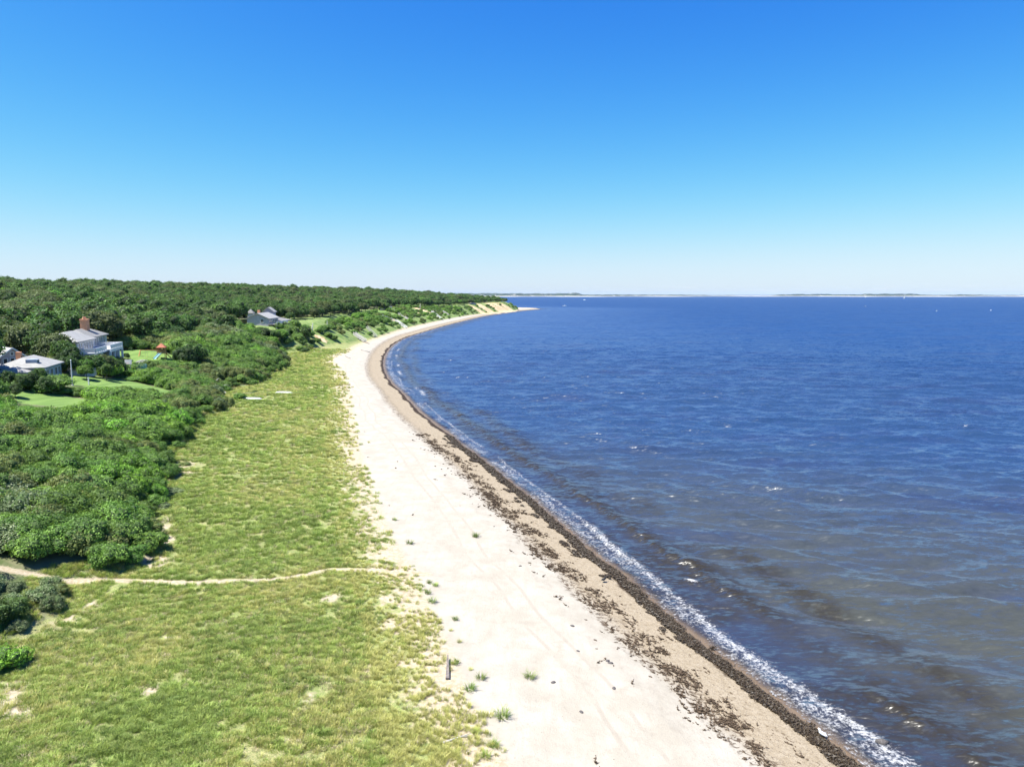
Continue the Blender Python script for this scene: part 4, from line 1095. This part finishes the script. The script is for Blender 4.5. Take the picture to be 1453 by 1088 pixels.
gw = gable_wall(HB(M), 25, 29, 4.5, 8.5, 12, 17.6, 1.7).build('rear_gable', M_purp, h2); gable_roof(HB(M), 25, 29, 4.5, 8.5, 17.6, 1.7, .5).build('gable_roof', M_roofl, gw)
HB(M).box((11, 6.5, 17.6), (1.1, .9, 1.8)).build('chimney', M_brick, h2)
under(h2); tag(h2, 'weathered shingled house with pale roof and railed deck above the thicket', 'house')
# far houses
def far_house(u, v, L, D, hw, hr, wallm, roofm, nm_, lb, dirx=-.3, diry=1):
    p = hit(u, v); M = frame(p[0], p[1], p[2], dirx, diry); e = empty(nm_, tuple(p))
    gable_wall(HB(M), 0, L, 0, D, -1.5, hw, hr).build('wall', wallm, e); gable_roof(HB(M), 0, L, 0, D, hw, hr, .5).build('roof', roofm, e)
    for k_ in range(int(L/2.6)): window(M, e, 1.4+k_*2.6, hw-1.6, 1.2, 1.4)
    window(M, e, D/2, hw-1.4, 1.3, 1.4, 0, 'end'); under(e); tag(e, lb, 'house'); return e
far_house(551, 436, 9, 6, 3.2, 2.4, M_white, M_roofl, 'bluff_top_house', 'small white gabled house among trees above the bluff stairs', -.6, .8)
far_house(676, 434.5, 11, 8, 3.0, 1.6, M_purp, M_roofd, 'headland_house', 'low brown roofed house above the far sand cliff', -.2, 1)
p = hit(553, 439.6); pg = empty('pergola', tuple(p)); M = frame(p[0]-3, p[1], p[2], 1, .3)
for a_ in (0, 2.4, 4.8):
    for b_ in (0, 2.4): HB(M).box((a_, b_, 1.15), (.28, .28, 2.7)).build('post', M_white, pg)
m = HB(M)
for a_ in range(8): m.bar((a_*.7, -.3, 2.6), (a_*.7, 2.7, 2.6), .12, .22)
m.bar((-.3, 0, 2.42), (5.2, 0, 2.42), .2, .2); m.bar((-.3, 2.4, 2.42), (5.2, 2.4, 2.42), .2, .2); m.build('roof_beams', M_white, pg); under(pg); tag(pg, 'white open pergola on the green bluff top lawn', 'pergola')
p = hit(540, 440.8); q = hit(549, 440.2)
fn = empty('split_rail_fence', tuple(p)); a = Vector(p); b = Vector(q)
for k_ in range(7): MB().box(tuple(a.lerp(b, k_/6)+Vector((0, 0, .6))), (.22, .22, 1.5)).build('post', greywood, fn)
m = MB(); m.bar(a+Vector((0, 0, 1.1)), b+Vector((0, 0, 1.1)), .12, .16); m.bar(a+Vector((0, 0, .6)), b+Vector((0, 0, .6)), .12, .16); m.build('rail', greywood, fn); under(fn)
tag(fn, 'dark wooden fence left of the white pergola', 'fence')

# ------------------------------------------------------------------ stairs down the bluff
def stairs(u0, v0, u1, v1, mat, lb, wd=1.8, up=.9, mid=None, nm_='beach_stairway'):
    a = Vector(hit(u0, v0)); b = Vector(hit(u1, v1)); e = empty(nm_, tuple(b))
    pts = [a+Vector((0, 0, up))]
    pts += [Vector(hit(*mid))+Vector((0, 0, up*1.2))] if mid else []
    pts += [b+Vector((0, 0, .1))]
    tr = MB(); stn = MB(); posts = MB(); rl = MB()
    for p_, q_ in zip(pts[:-1], pts[1:]):
        d = q_-p_; hd = Vector((d.x, d.y, 0)).normalized(); sdv = Vector((-hd.y, hd.x, 0)); n_ = max(3, int(d.length/.75)); ang = math.atan2(hd.y, hd.x)
        for k_ in range(n_):
            c = p_+d*((k_+.5)/n_); tr.box(tuple(c), (.62, wd, .09), ang)
        for s_ in (-1, 1):
            o_ = sdv*s_*wd/2; stn.bar(p_+o_-Vector((0, 0, .15)), q_+o_-Vector((0, 0, .15)), .12, .34); rl.bar(p_+o_+Vector((0, 0, 1)), q_+o_+Vector((0, 0, 1)), .14, .2); rl.bar(p_+o_+Vector((0, 0, .55)), q_+o_+Vector((0, 0, .55)), .1, .12)
            for k_ in range(0, n_+1, 3):
                c = p_+d*(k_/n_)+o_; gz_ = H1(c.x, c.y); posts.box((c.x, c.y, (gz_-.4+c.z+1)/2), (.18, .18, c.z+1-gz_+.4))
    tr.build('treads', mat, e); stn.build('stringers', mat, e); rl.build('handrail', mat, e); posts.build('posts', mat, e); under(e)
    return tag(e, lb, 'stairway', 'wooden stairways down the bluff')
M_silver = simple('silvered_timber', (.50, .48, .45), .8, .25, 2)
stairs(543, 452, 577, 466, M_white, 'bright white wooden stairway zigzagging down the green bluff', 1.5, 1.3, (563, 459))
stairs(557, 442, 588, 459.5, M_silver, 'long grey stairway running down beside the white one', 1.4, 1.0)
stairs(613, 444.6, 628, 454.5, M_white, 'short white stairway down the bluff farther along the bay', 1.5, 1.4)
stairs(625, 441.6, 636, 447.5, M_silver, 'faint grey stairway farthest along the bluff', 1.8, 1.0)
stairs(503, 476, 519, 485, M_silver, 'low weathered stairway at the near end of the bluff', 1.3, .6)
stairs(520, 466, 534, 479, simple('green_grey_timber', (.34, .36, .28), .9), 'mossy green grey stairway in the grassy bluff', 1.3, .5)

# ------------------------------------------------------------------ yard things
p = hit(103, 547); fp = empty('flagpole', tuple(p))
MB().tube([tuple(p-np.array([0, 0, .3])), tuple(p+np.array([0, 0, 4.6]))], [.11, .07], 10).build('pole', M_white, fp)
MB().tube([tuple(p+np.array([0, 0, 4.6])), tuple(p+np.array([0, 0, 4.68])), tuple(p+np.array([0, 0, 4.8]))], [.06, .13, .03], 8).build('finial', M_white, fp)
MB().tube([tuple(p+np.array([0, 0, -.1])), tuple(p+np.array([0, 0, .12]))], [.24, .2], 10).build('base', M_conc, fp); under(fp); tag(fp, 'tall white flagpole without flag on the mown lawn', 'flagpole')
p = hit(126, 546); wp = empty('lawn_post', tuple(p))
MB().box(tuple(p+np.array([0, 0, .55])), (.18, .18, 1.5)).build('post', M_white, wp); MB().box(tuple(p+np.array([0, 0, 1.33])), (.26, .26, .07)).build('cap', M_white, wp); under(wp); tag(wp, 'short white post on the lawn right of the flagpole', 'post')
# basketball hoop
p = hit(186, 533.5); bh = empty('basketball_hoop', tuple(p)); P0 = Vector(p)
MB().tube([P0-Vector((0, 0, .2)), P0+Vector((0, 0, 2.6)), P0+Vector((-.1, -.5, 3.0))], [.09, .08, .07], 8).build('pole', M_silver, bh)
MB().box(P0+Vector((-.1, -.62, 3.2)), (1.5, .07, 1.0)).build('backboard', M_white, bh)
ring = MB(); ring.tube([P0+Vector((-.1+.24*math.cos(a_), -.95+.24*math.sin(a_), 2.95)) for a_ in np.linspace(0, 6.283, 14)], .02, 5); ring.build('rim', M_brick, bh); under(bh); tag(bh, 'basketball hoop with white backboard left of the pale dome', 'basketball hoop')
# trampoline with teal net
p = hit(185, 532); P0 = Vector(p)+Vector((.6, 1.8, 0)); tr_ = empty('trampoline', tuple(P0)); tealm = simple('teal_fabric', (.04, .20, .20), .7); 
m = MB(); m.tube([P0+Vector((2.1*math.cos(a_), 2.1*math.sin(a_), .8)) for a_ in np.linspace(0, 6.283, 25)], .09, 6); m.build('frame', M_silver, tr_)
m = MB(); m.quad(*[tuple(P0+Vector((1.95*math.cos(a_), 1.95*math.sin(a_), .8))) for a_ in np.linspace(0, 6.283, 25)[:-1]]); m.quad(*[tuple(P0+Vector((1.95*math.cos(-a_), 1.95*math.sin(-a_), .77))) for a_ in np.linspace(0, 6.283, 25)[:-1]]); m.build('mat', simple('black_mat', (.03, .03, .035), .6), tr_)
m = MB()
aa = np.linspace(0, 6.283, 33)
for a0, a1 in zip(aa[:-1], aa[1:]):
    m.bar(P0+Vector((2.05*math.cos(a0), 2.05*math.sin(a0), .82)), P0+Vector((2.05*math.cos(a0), 2.05*math.sin(a0), 2.1)), .03)
    for zz_ in (.95, 1.1, 1.25, 1.4, 1.6, 1.8, 2.1): m.bar(P0+Vector((2.05*math.cos(a0), 2.05*math.sin(a0), zz_)), P0+Vector((2.05*math.cos(a1), 2.05*math.sin(a1), zz_)), .05)
m.build('net', tealm, tr_)
for k_ in range(6):
    a_ = k_*1.047; MB().tube([P0+Vector((2.12*math.cos(a_), 2.12*math.sin(a_), -.1)), P0+Vector((2.12*math.cos(a_), 2.12*math.sin(a_), 2.2))], .045, 6).build('pole', M_silver, tr_)
under(tr_); tag(tr_, 'round trampoline with teal net beside the basketball hoop', 'trampoline')
# pale wire dome
p = hit(203, 521); P0 = Vector(p); dm_ = empty('climbing_dome', tuple(P0)); m = MB()
for k_ in range(8):
    a_ = k_*math.pi/8
    m.tube([P0+Vector((2.3*math.cos(t_)*math.cos(a_), 2.3*math.cos(t_)*math.sin(a_), 1.7*math.sin(t_))) for t_ in np.linspace(0, math.pi, 13)], .045, 5)
m.build('arches', M_silver, dm_); m = MB()
for zz_ in (.25, .8, 1.25, 1.55):
    rr_ = 2.3*math.sqrt(1-(zz_/1.7)**2); m.tube([P0+Vector((rr_*math.cos(a_), rr_*math.sin(a_), zz_)) for a_ in np.linspace(0, 6.283, 25)], .04, 5)
m.build('hoops', M_silver, dm_); under(dm_); tag(dm_, 'pale round climbing dome on the lawn below the play set', 'climbing dome')
# play set with tower, swings and slide
p = hit(230, 509); P0 = Vector(p); M = frame(p[0], p[1], p[2], .96, .28)
ps = empty('play_set', tuple(P0)); ps_red = simple('red_brown_timber', (.36, .12, .06), .7)
for a_ in (-.9, .9):
    for b_ in (-.9, .9): HB(M).box((a_, b_, 1.3), (.16, .16, 3.2)).build('tower_post', M_wood, ps)
HB(M).box((0, 0, 1.35), (1.9, 1.9, .12)).build('platform', M_wood, ps)
m = HB(M)
for s_ in (-1, 1):
    for z_ in (1.65, 1.95, 2.2): m.bar((-.95, s_*.95, z_), (.95, s_*.95, z_), .05, .12); m.bar((s_*.95, -.95, z_), (s_*.95, .95, z_), .05, .12)
m.build('tower_railing', M_wood, ps)
hip(HB(M), -.95, .95, -.95, .95, 2.9, 1.1, 1.15, .2, .08).build('roof', ps_red, ps)
HB(M).bar((-.95, 0, 2.25), (-5.0, 0, 2.25), .16, .18).build('swing_beam', M_wood, ps)
for b_ in (-1, 1): HB(M).bar((-5.0, 0, 2.25), (-5.4, b_*1.2, -.1), .14).build('leg', M_wood, ps)
for x_ in (-2.1, -3.6):
    sw = HB(M).box((x_, 0, .5), (.5, .2, .05)).build('swing_seat', simple('yellow_plastic', (.62, .48, .12), .5), ps)
    c = HB(M); c.bar((x_-.22, 0, .5), (x_-.22, 0, 2.2), .03); c.bar((x_+.22, 0, .5), (x_+.22, 0, 2.2), .03); c.build('chain', M_silver, sw)
m = HB(M); m.bar((-.2, -.95, 1.4), (-1.2, -3.1, .12), .62, .06); m.bar((-.52, -.95, 1.5), (-1.52, -3.1, .22), .06, .25); m.bar((.12, -.95, 1.5), (-.88, -3.1, .22), .06, .25); m.build('slide', simple('pale_teal_plastic', (.30, .52, .55), .35), ps)
m = HB(M)
for s_ in (-.35, .35): m.bar((1.0, s_, 1.4), (2.2, s_, -.05), .1)
for k_ in range(5): m.bar((1.12+k_*.22, -.35, 1.25-k_*.26), (1.12+k_*.22, .35, 1.25-k_*.26), .08)
m.build('ladder', ps_red, ps); under(ps); tag(ps, 'orange timber play set with roofed tower, swings and slide', 'play set')
# bare dead trees and tall stub
def snag(u, v, h, mat, lb, nm_='dead_tree', seed=0, nb=9, r0=.16):
    g = random.Random(seed); p = Vector(hit(u, v)); m = MB(); top = p+Vector((g.uniform(-.4, .4), g.uniform(-.4, .4), h))
    m.tube([p-Vector((0, 0, .3)), p.lerp(top, .5)+Vector((g.uniform(-.15, .15), 0, 0)), top], [r0, r0*.7, r0*.2], 7)
    for k_ in range(nb):
        f = .35+.6*k_/nb; a_ = k_*2.4; L = (1-f*.7)*h*.32; s_ = p.lerp(top, f); e_ = s_+Vector((math.cos(a_)*L, math.sin(a_)*L, L*.6)); m.tube([s_, s_.lerp(e_, .5)+Vector((0, 0, -.05)), e_], [r0*.35, r0*.22, r0*.08], 5)
    o = m.build(nm_, mat); return tag(o, lb, 'dead tree')
M_birch = simple('pale_bark', (.62, .60, .56), .8, .3, 4)
snag(443, 469, 3.6, M_birch, 'bare pale tree stem left of the orange bare slope', seed=2, r0=.3, nb=5)
snag(236, 480, 7.5, simple('silver_grey_bark', (.40, .40, .39), .9), 'leafless silver grey tree standing in the wood above the play set', seed=3, nb=16)
snag(464, 463, 3.0, M_birch, 'short bare white stem between bluff bushes', seed=5, nb=5, r0=.2)
snag(596, 438, 5, M_birch, 'thin bare stem on the bluff top beyond the stairs', seed=6, nb=6, r0=.22)
yy_ = 174.0; xx_ = (62-CU)/FPX*(yy_*CP+10*SP); P0 = Vector((xx_, yy_, H1(xx_, yy_))); c = empty('white_chimney_stack', tuple(P0))
MB().box(P0+Vector((0, 0, 3.4)), (1.0, .9, 8.0)).build('stack', M_white, c); MB().box(P0+Vector((0, 0, 7.45)), (1.25, 1.15, .2)).build('cap', M_conc, c); under(c); tag(c, 'white chimney stack rising from trees left of the big house', 'chimney')
# kayaks, logs, plank
def kayak(u, v, L, ang, lb):
    p = Vector(hit(u, v)); M = Matrix.Translation(p) @ Matrix.Rotation(ang, 4, 'Z'); e = empty('overturned_kayak', tuple(p)); m = MB(); N_ = 17; rings = []
    for k_ in range(N_):
        t_ = -1+2*k_/(N_-1); w_ = .42*(1-abs(t_)**2.4)**.8+.015; h_ = .42*(1-abs(t_)**3*.55); ring = []
        for j_ in range(9):
            a_ = math.pi*j_/8; m.v.append(tuple(M @ Vector((t_*L/2, math.cos(a_)*w_, .04+math.sin(a_)**.8*h_)))); ring.append(len(m.v)-1)
        rings.append(ring)
    for a_, b_ in zip(rings[:-1], rings[1:]):
        for j_ in range(8): m.f.append((a_[j_], b_[j_], b_[j_+1], a_[j_+1]))
        m.f.append((a_[8], b_[8], b_[0], a_[0]))
    m.build('hull', M_white, e, True)
    MB().bar(M @ Vector((-L*.40, 0, .47)), M @ Vector((L*.40, 0, .47)), .05, .07).build('keel', M_silver, e); under(e); return tag(e, lb, 'kayak', 'white kayaks lying in the meadow')
kayak(357, 567, 4.6, .02, 'white overturned kayak in the meadow, nearest to the camera, beside a round bush')
kayak(403, 558.5, 4.4, -.12, 'white overturned kayak farther out in the meadow at the log end')
def log(us, rad, mat, lb, nm_='driftwood_log', cat='driftwood', lift=.6, branches=()):
    pts = [Vector(hit(u, v))+Vector((0, 0, rad*lift)) for u, v in us]; n_ = len(pts); rr_ = [rad*(1-.45*k_/(n_-1)) for k_ in range(n_)]
    m = MB(); m.tube(pts, rr_, 8)
    for k_, L, a_, up_ in branches:
        s_ = pts[k_]; m.tube([s_, s_+Vector((math.cos(a_)*L*.5, math.sin(a_)*L*.5, up_*.6)), s_+Vector((math.cos(a_)*L, math.sin(a_)*L, up_))], [rad*.5, rad*.35, rad*.12], 5)
    return tag(m.build(nm_, mat, None, True), lb, cat)
log([(333, 560), (350, 558.5), (368, 558), (384, 557)], .16, greywood, 'long thin grey driftwood log beside the two white kayaks')
log([(302, 548), (310, 553), (321, 560)], .22, M_birch, 'pale fallen trunk leaning out of the thicket edge', 'fallen_trunk', 'fallen tree', 1.5, [(1, 2.2, 2.2, 1.2), (1, 1.8, .4, .8), (0, 2, 1.2, 1.3)])
log([(629, 1056), (645, 1050), (656, 1047), (664, 1045.5)], .07, greywood, 'crooked grey stick lying at the meadow rim near the bottom', branches=[(2, .5, .3, .1)])
log([(513, 497), (524, 500)], .35, greywood, 'short dark log on the upper beach sand below the bluff')
log([(491, 506), (497, 509)], .3, greywood, 'stubby driftwood log at the corner of meadow and beach')
log([(514, 485), (524, 488)], .25, simple('dark_driftwood', (.15, .13, .11), .9), 'dark driftwood at the foot of the low stairway')
# grey pointed plank
a = Vector(hit(635, 965)); b = Vector(hit(635.5, 936)); d = (b-a); L = d.length; d.normalize(); s_ = Vector((-d.y, d.x, 0)).normalized()
m = MB(); w0, w1, th = .12, .035, .10
base_ = [a+s_*w0, a-s_*w0, b-s_*w1, b+s_*w1]; lo = [tuple(q+Vector((0, 0, .05+.18*(k_ > 1)))) for k_, q in enumerate(base_)]; hi = [tuple(q+Vector((0, 0, .05+th+.18*(k_ > 1)))) for k_, q in enumerate(base_)]
m.quad(*reversed(lo)); m.quad(*hi)
for k_ in range(4): m.quad(lo[k_], lo[(k_+1) % 4], hi[(k_+1) % 4], hi[k_])
o = m.build('driftwood_plank', simple('brown_grey_plank', (.18, .155, .135), .9, .35, 5)); bv = o.modifiers.new('b', 'BEVEL'); bv.width = .02; bv.segments = 2
tag(o, 'tapered grey driftwood plank lying at the edge of the beach grass', 'driftwood')
# gull standing in the weed, dark bird, beach stones
def bird(u, v, s_, mats, rz, lb, nm_):
    p = Vector(hit(u, v)); e = empty(nm_, tuple(p)); T = Matrix.Translation(p) @ Matrix.Rotation(rz, 4, 'Z') @ Matrix.Scale(s_, 4)
    def tb(nm2, pts, rad, mt_, par=e):
        m = MB(); m.tube([T @ Vector(q) for q in pts], [r_*s_ for r_ in rad], 10); return m.build(nm2, mt_, par, True)
    tb('body', [(-.30, 0, .24), (-.2, 0, .25), (-.08, 0, .25), (.06, 0, .27), (.14, 0, .32), (.17, 0, .39), (.20, 0, .43), (.25, 0, .44), (.29, 0, .43)], [.015, .06, .10, .11, .085, .055, .06, .05, .02], mats[0])
    tb('beak', [(.28, 0, .43), (.36, 0, .415)], [.018, .006], mats[2])
    for y_ in (-1, 1): tb('wing', [(.08, y_*.09, .29), (-.10, y_*.105, .29), (-.26, y_*.06, .27), (-.38, y_*.02, .25)], [.03, .05, .035, .008], mats[1])
    for y_ in (-.04, .04): tb('leg', [(.0, y_, .18), (.01, y_, .0), (.06, y_, .0)], [.012, .011, .014], mats[2])
    under(e); return tag(e, lb, 'bird')
b_or = simple('orange_horn', (.6, .35, .08), .5); b_bl = simple('black_feathers', (.02, .02, .022), .7)
bird(1166, 1046, .95, (M_white, simple('grey_feathers', (.35, .36, .38), .7), b_or), 2.1, 'white gull standing on the dark seaweed line near the bottom', 'gull')
bird(857, 826, .95, (b_bl, b_bl, simple('dark_horn', (.08, .07, .06), .5)), .8, 'small black bird standing on the brown sand above the weed line', 'crow')
ST = simple('dark_stone', (.10, .09, .085), .8, .4, 5)
def stone_mesh(seed):
    g = np.random.default_rng(seed); v, f = ico(2); n_ = 1+.18*np.sin(v@g.normal(0, 2.5, 3)+1)+.1*np.sin(v@g.normal(0, 5, 3)); return npmesh('stone', v*n_[:, None]*np.array([1, .75, .5]), f, ST, True)
sm3 = [stone_mesh(k_) for k_ in range(3)]
SB = [(862, 938, 'left one of two dark pebbles lying close together on the open beach'), (866, 941, 'right one of two dark pebbles lying close together on the open beach'), (820, 924, 'dark pebble left of the close pebble pair'), (812, 888, 'dark pebble on open sand, uppermost left of the pebble pair'),
      (701, 747, 'dark pebble on the open beach by the lone green plant'), (871, 977, 'dark pebble below the close pebble pair'), (640, 668, 'dark pebble far up the open beach'), (738, 803, 'dark pebble mid beach below the lone green plant'), (785, 968, 'small dark pebble right of the round grass tuft'), (825, 1010, 'dark pebble at lower mid beach')]
for k_, (u, v, lb) in enumerate(SB):
    p = hit(u, v); o = linkmesh('pebble', sm3[k_ % 3]); o.location = p; s_ = random.uniform(.10, .17); o.scale = (s_, s_, s_); o.rotation_euler = (0, 0, random.random()*6); tag(o, lb, 'pebble', 'dark pebbles on the open beach')
p = at(1252, 1052, .1); o = linkmesh('boulder', sm3[1]); o.location = (p[0], p[1], .05); o.scale = (.32, .32, .4); tag(o, 'wet dark boulder in the foam at the lower right', 'boulder')

# ------------------------------------------------------------------ boats and buoys
def hull_mb(T, L, B, Hh):
    m = MB(); N_ = 13; rings = []
    for k_ in range(N_):
        t_ = k_/(N_-1); w_ = B/2*(1-max(0, t_-.45)**2/.55**2*.97)*(.86+.14*min(1, t_*4)); sheer = Hh*(1+.35*t_**2); ring = []
        for (fy, fz) in ((1, 1), (.93, .45), (.6, .0), (0, -.12), (-.6, 0), (-.93, .45), (-1, 1)):
            m.v.append(tuple(T @ Vector((-L/2+L*t_-(.10*L*(1-fz) if k_ == N_-1 else 0), fy*w_, fz*sheer-.25*Hh)))); ring.append(len(m.v)-1)
        rings.append(ring)
    for a_, b_ in zip(rings[:-1], rings[1:]):
        for j_ in range(6): m.f.append((a_[j_], b_[j_], b_[j_+1], a_[j_+1]))
        m.f.append((a_[6], b_[6], b_[0], a_[0]))
    m.f.append(tuple(rings[0])); m.f.append(tuple(reversed(rings[-1]))); return m
M_gel = simple('white_gelcoat', (.82, .82, .80), .3, .04, 1)
def motorboat(u, v, L, ang, lb):
    x, y = at(u, v, 0); e = empty('motorboat', (x, y, 0)); T = Matrix.Translation((x, y, .1)) @ Matrix.Rotation(ang, 4, 'Z')
    hull_mb(T, L, L*.3, L*.13).build('hull', M_gel, e, False)
    c = MB(); c.quad(*[tuple(T @ Vector(q)) for q in ((-.1*L, -.11*L, .11*L), (.22*L, -.08*L, .11*L), (.12*L, -.07*L, .21*L), (-.1*L, -.09*L, .21*L))])
    q1 = [(-.1*L, -.11*L, .10*L), (.22*L, -.08*L, .10*L), (.12*L, -.07*L, .2*L), (-.1*L, -.09*L, .2*L)]; q2 = [(a_, -b_, c_) for a_, b_, c_ in q1]; c = MB(); i = 0
    c.v = [tuple(T @ Vector(q)) for q in q1+q2]; c.f = [(0, 1, 2, 3), (7, 6, 5, 4), (1, 5, 6, 2), (3, 2, 6, 7), (0, 3, 7, 4), (0, 4, 5, 1)]
    cb = c.build('cabin', M_gel, e); wn_ = MB(); wn_.v = [tuple(T @ Vector(q)) for q in ((.205*L, -.068*L, .125*L), (.205*L, .068*L, .125*L), (.145*L, .06*L, .185*L), (.145*L, -.06*L, .185*L))]
    wn_.v = [tuple(Vector(q)+Vector((math.cos(ang), math.sin(ang), .6))*.03) for q in wn_.v]; wn_.f = [(0, 1, 2, 3)]; wn_.build('windscreen', M_glass, cb)
    MB().box((0, 0, .13*L), (.05*L, .09*L, .13*L), 0, T @ Matrix.Translation((-.52*L, 0, -.02*L))).build('outboard_motor', b_bl, e); under(e); return tag(e, lb, 'motorboat', 'motorboats off the headland')
motorboat(801, 434.4, 9.5, .1, 'white motorboat just off the headland tip, the nearer of two')
motorboat(829.5, 425.9, 14, 2.9, 'small white motorboat farther out past the headland tip')
motorboat(1228, 434.6, 5, .4, 'tiny white open boat low on the sea below the far sails')
def sailboat(u, v, L, ang, lb):
    x, y = at(u, v, 0); e = empty('sailboat', (x, y, 0)); T = Matrix.Translation((x, y, .1)) @ Matrix.Rotation(ang, 4, 'Z'); hull_mb(T, L, L*.27, L*.10).build('hull', M_gel, e)
    MB().tube([T @ Vector((.06*L, 0, 0)), T @ Vector((.06*L, 0, 1.35*L))], L*.008, 6).build('mast', M_silver, e)
    for nm2, pr in (('mainsail', [(.05*L, 0, .16*L), (-.42*L, .05*L, .16*L), (-.2*L, .06*L, .6*L), (.05*L, 0, 1.3*L)]), ('jib', [(.45*L, 0, .12*L), (.09*L, .06*L, .15*L), (.08*L, 0, 1.1*L)])):
        f_ = [T @ Vector(q) for q in pr]; o_ = Vector((math.sin(ang), -math.cos(ang), 0))*.03*L*.15; m = MB(); m.quad(*[q+o_ for q in f_]); m.quad(*[q-o_ for q in reversed(f_)])
        n_ = len(f_)
        for k_ in range(n_): m.quad(f_[k_]+o_, f_[k_]-o_, f_[(k_+1) % n_]-o_, f_[(k_+1) % n_]+o_)
        m.build(nm2, M_white, e)
    under(e); return tag(e, lb, 'sailboat', 'sailboats near the far shore')
sailboat(1283, 423.6, 13, .15, 'larger white sailboat before the far shore, right of the small sail')
sailboat(1228, 422.2, 10, 2.9, 'small white sailboat close to the far shore, left of the larger sail')
sailboat(1409, 421.6, 9, .5, 'smallest white sailboat at the far right before the far shore')
def buoy(u, v, lb):
    x, y = at(u, v, 0); e = empty('mooring_buoy', (x, y, 0)); P0 = Vector((x, y, 0))
    MB().tube([P0+Vector((0, 0, -.4)), P0+Vector((0, 0, -.2)), P0+Vector((0, 0, .2)), P0+Vector((0, 0, .6)), P0+Vector((0, 0, .8))], [.2, .6, .75, .55, .15], 12).build('float', M_gel, e, True)
    MB().tube([P0+Vector((0, 0, .8)), P0+Vector((0, 0, 1.3))], .05, 6).build('top_mark', M_silver, e); under(e); return tag(e, lb, 'buoy', 'white buoys far out')
buoy(1329, 441.4, 'white buoy far out, below the large sailboat'); buoy(1406, 440.6, 'white buoy far out, nearer the right edge')

# ------------------------------------------------------------------ far shore
fu = np.linspace(600, 1900, 900)
top_v = np.interp(fu, [600, 735, 760, 790, 800, 812, 820, 826, 900, 960, 1000, 1005, 1030, 1045, 1085, 1097, 1105, 1150, 1200, 1225, 1290, 1302, 1330, 1360, 1400, 1453, 1900],
                  [416, 416.2, 416.6, 416.4, 416.0, 415.6, 416.4, 417.9, 418.3, 418.2, 418.6, 419.2, 418.8, 419.4, 419.5, 418.8, 417.7, 417.4, 417.7, 417.3, 416.9, 418.1, 418.6, 417.9, 418.6, 418.8, 418.5])
Df = 9400+500*np.sin(fu*.013)+250*np.sin(fu*.05)
Hf = CAMH-(top_v-HOR)*Df/FPX; Hf = Hf*(.90+.22*vnoise(fu, fu*0, 9, 801))*(.93+.14*vnoise(fu, fu*0, 3, 803))
prof = [(0, -.01), (0, .12), (60, .16), (90, .35), (160, .72), (380, 1), (900, .92), (1500, .5), (1900, -.02)]
V = []; hat = []
for o_, hf in prof:
    dd = Df+o_+(20*np.sin(fu*.4))*(o_ > 60); ax = (fu-CU)/FPX; y = dd; x = ax*dd
    zz = Hf*hf*(1+(.12*(vnoise(fu, fu*0+o_, 2.0, 811)-.5) if o_ > 80 else 0)); zz = np.where(o_ <= 60, np.minimum(zz, 4.5) if o_ else np.full_like(zz, -1 if hf < 0 else 2.2), zz)
    V.append(np.stack([x, y, zz], 1))
V = np.concatenate(V); n_ = len(fu); idx = np.arange(len(prof)*n_).reshape(len(prof), n_)
f = np.stack([idx[:-1, :-1].ravel(), idx[:-1, 1:].ravel(), idx[1:, 1:].ravel(), idx[1:, :-1].ravel()], 1)
t = NT('far_shore_land'); P = t.pos(); z = t.n('ShaderNodeSeparateXYZ'); t.put(z.inputs[0], P)
gr = t.mix(t.step(t.noise(P, .012, 4), .4, .6), (.018, .030, .024), (.03, .05, .03)); gr = t.mix(t.step(t.noise(P, .02, 3, .7), .60, .66), gr, (.45, .42, .38))
fs = linkmesh('far_shore', npmesh('far_shore', V, f, [t.out(t.bsdf(t.mix(t.step(t.add(z.outputs[2], t.mul(t.noise(P, .01, 2), 3)), 5.2, 7.5), (.72, .66, .56), gr), .9))]))
tag(fs, kind='structure')
# air
hb = MB().box((0, 0, 47), (70000, 70000, 116)).build('haze', None or simple('tmp', (1, 1, 1))); hb.data.materials.clear()
t = NT('haze_air'); pv = t.n('ShaderNodeVolumePrincipled'); pv.inputs['Color'].default_value = (.62, .80, 1, 1); pv.inputs['Density'].default_value = 1.8e-5; pv.inputs['Anisotropy'].default_value = .0
t.out(None, pv.outputs[0]); hb.data.materials.append(t.m); tag(hb, kind='stuff'); hb['label'] = 'thin blue air haze over the sea and land'; hb['category'] = 'haze'
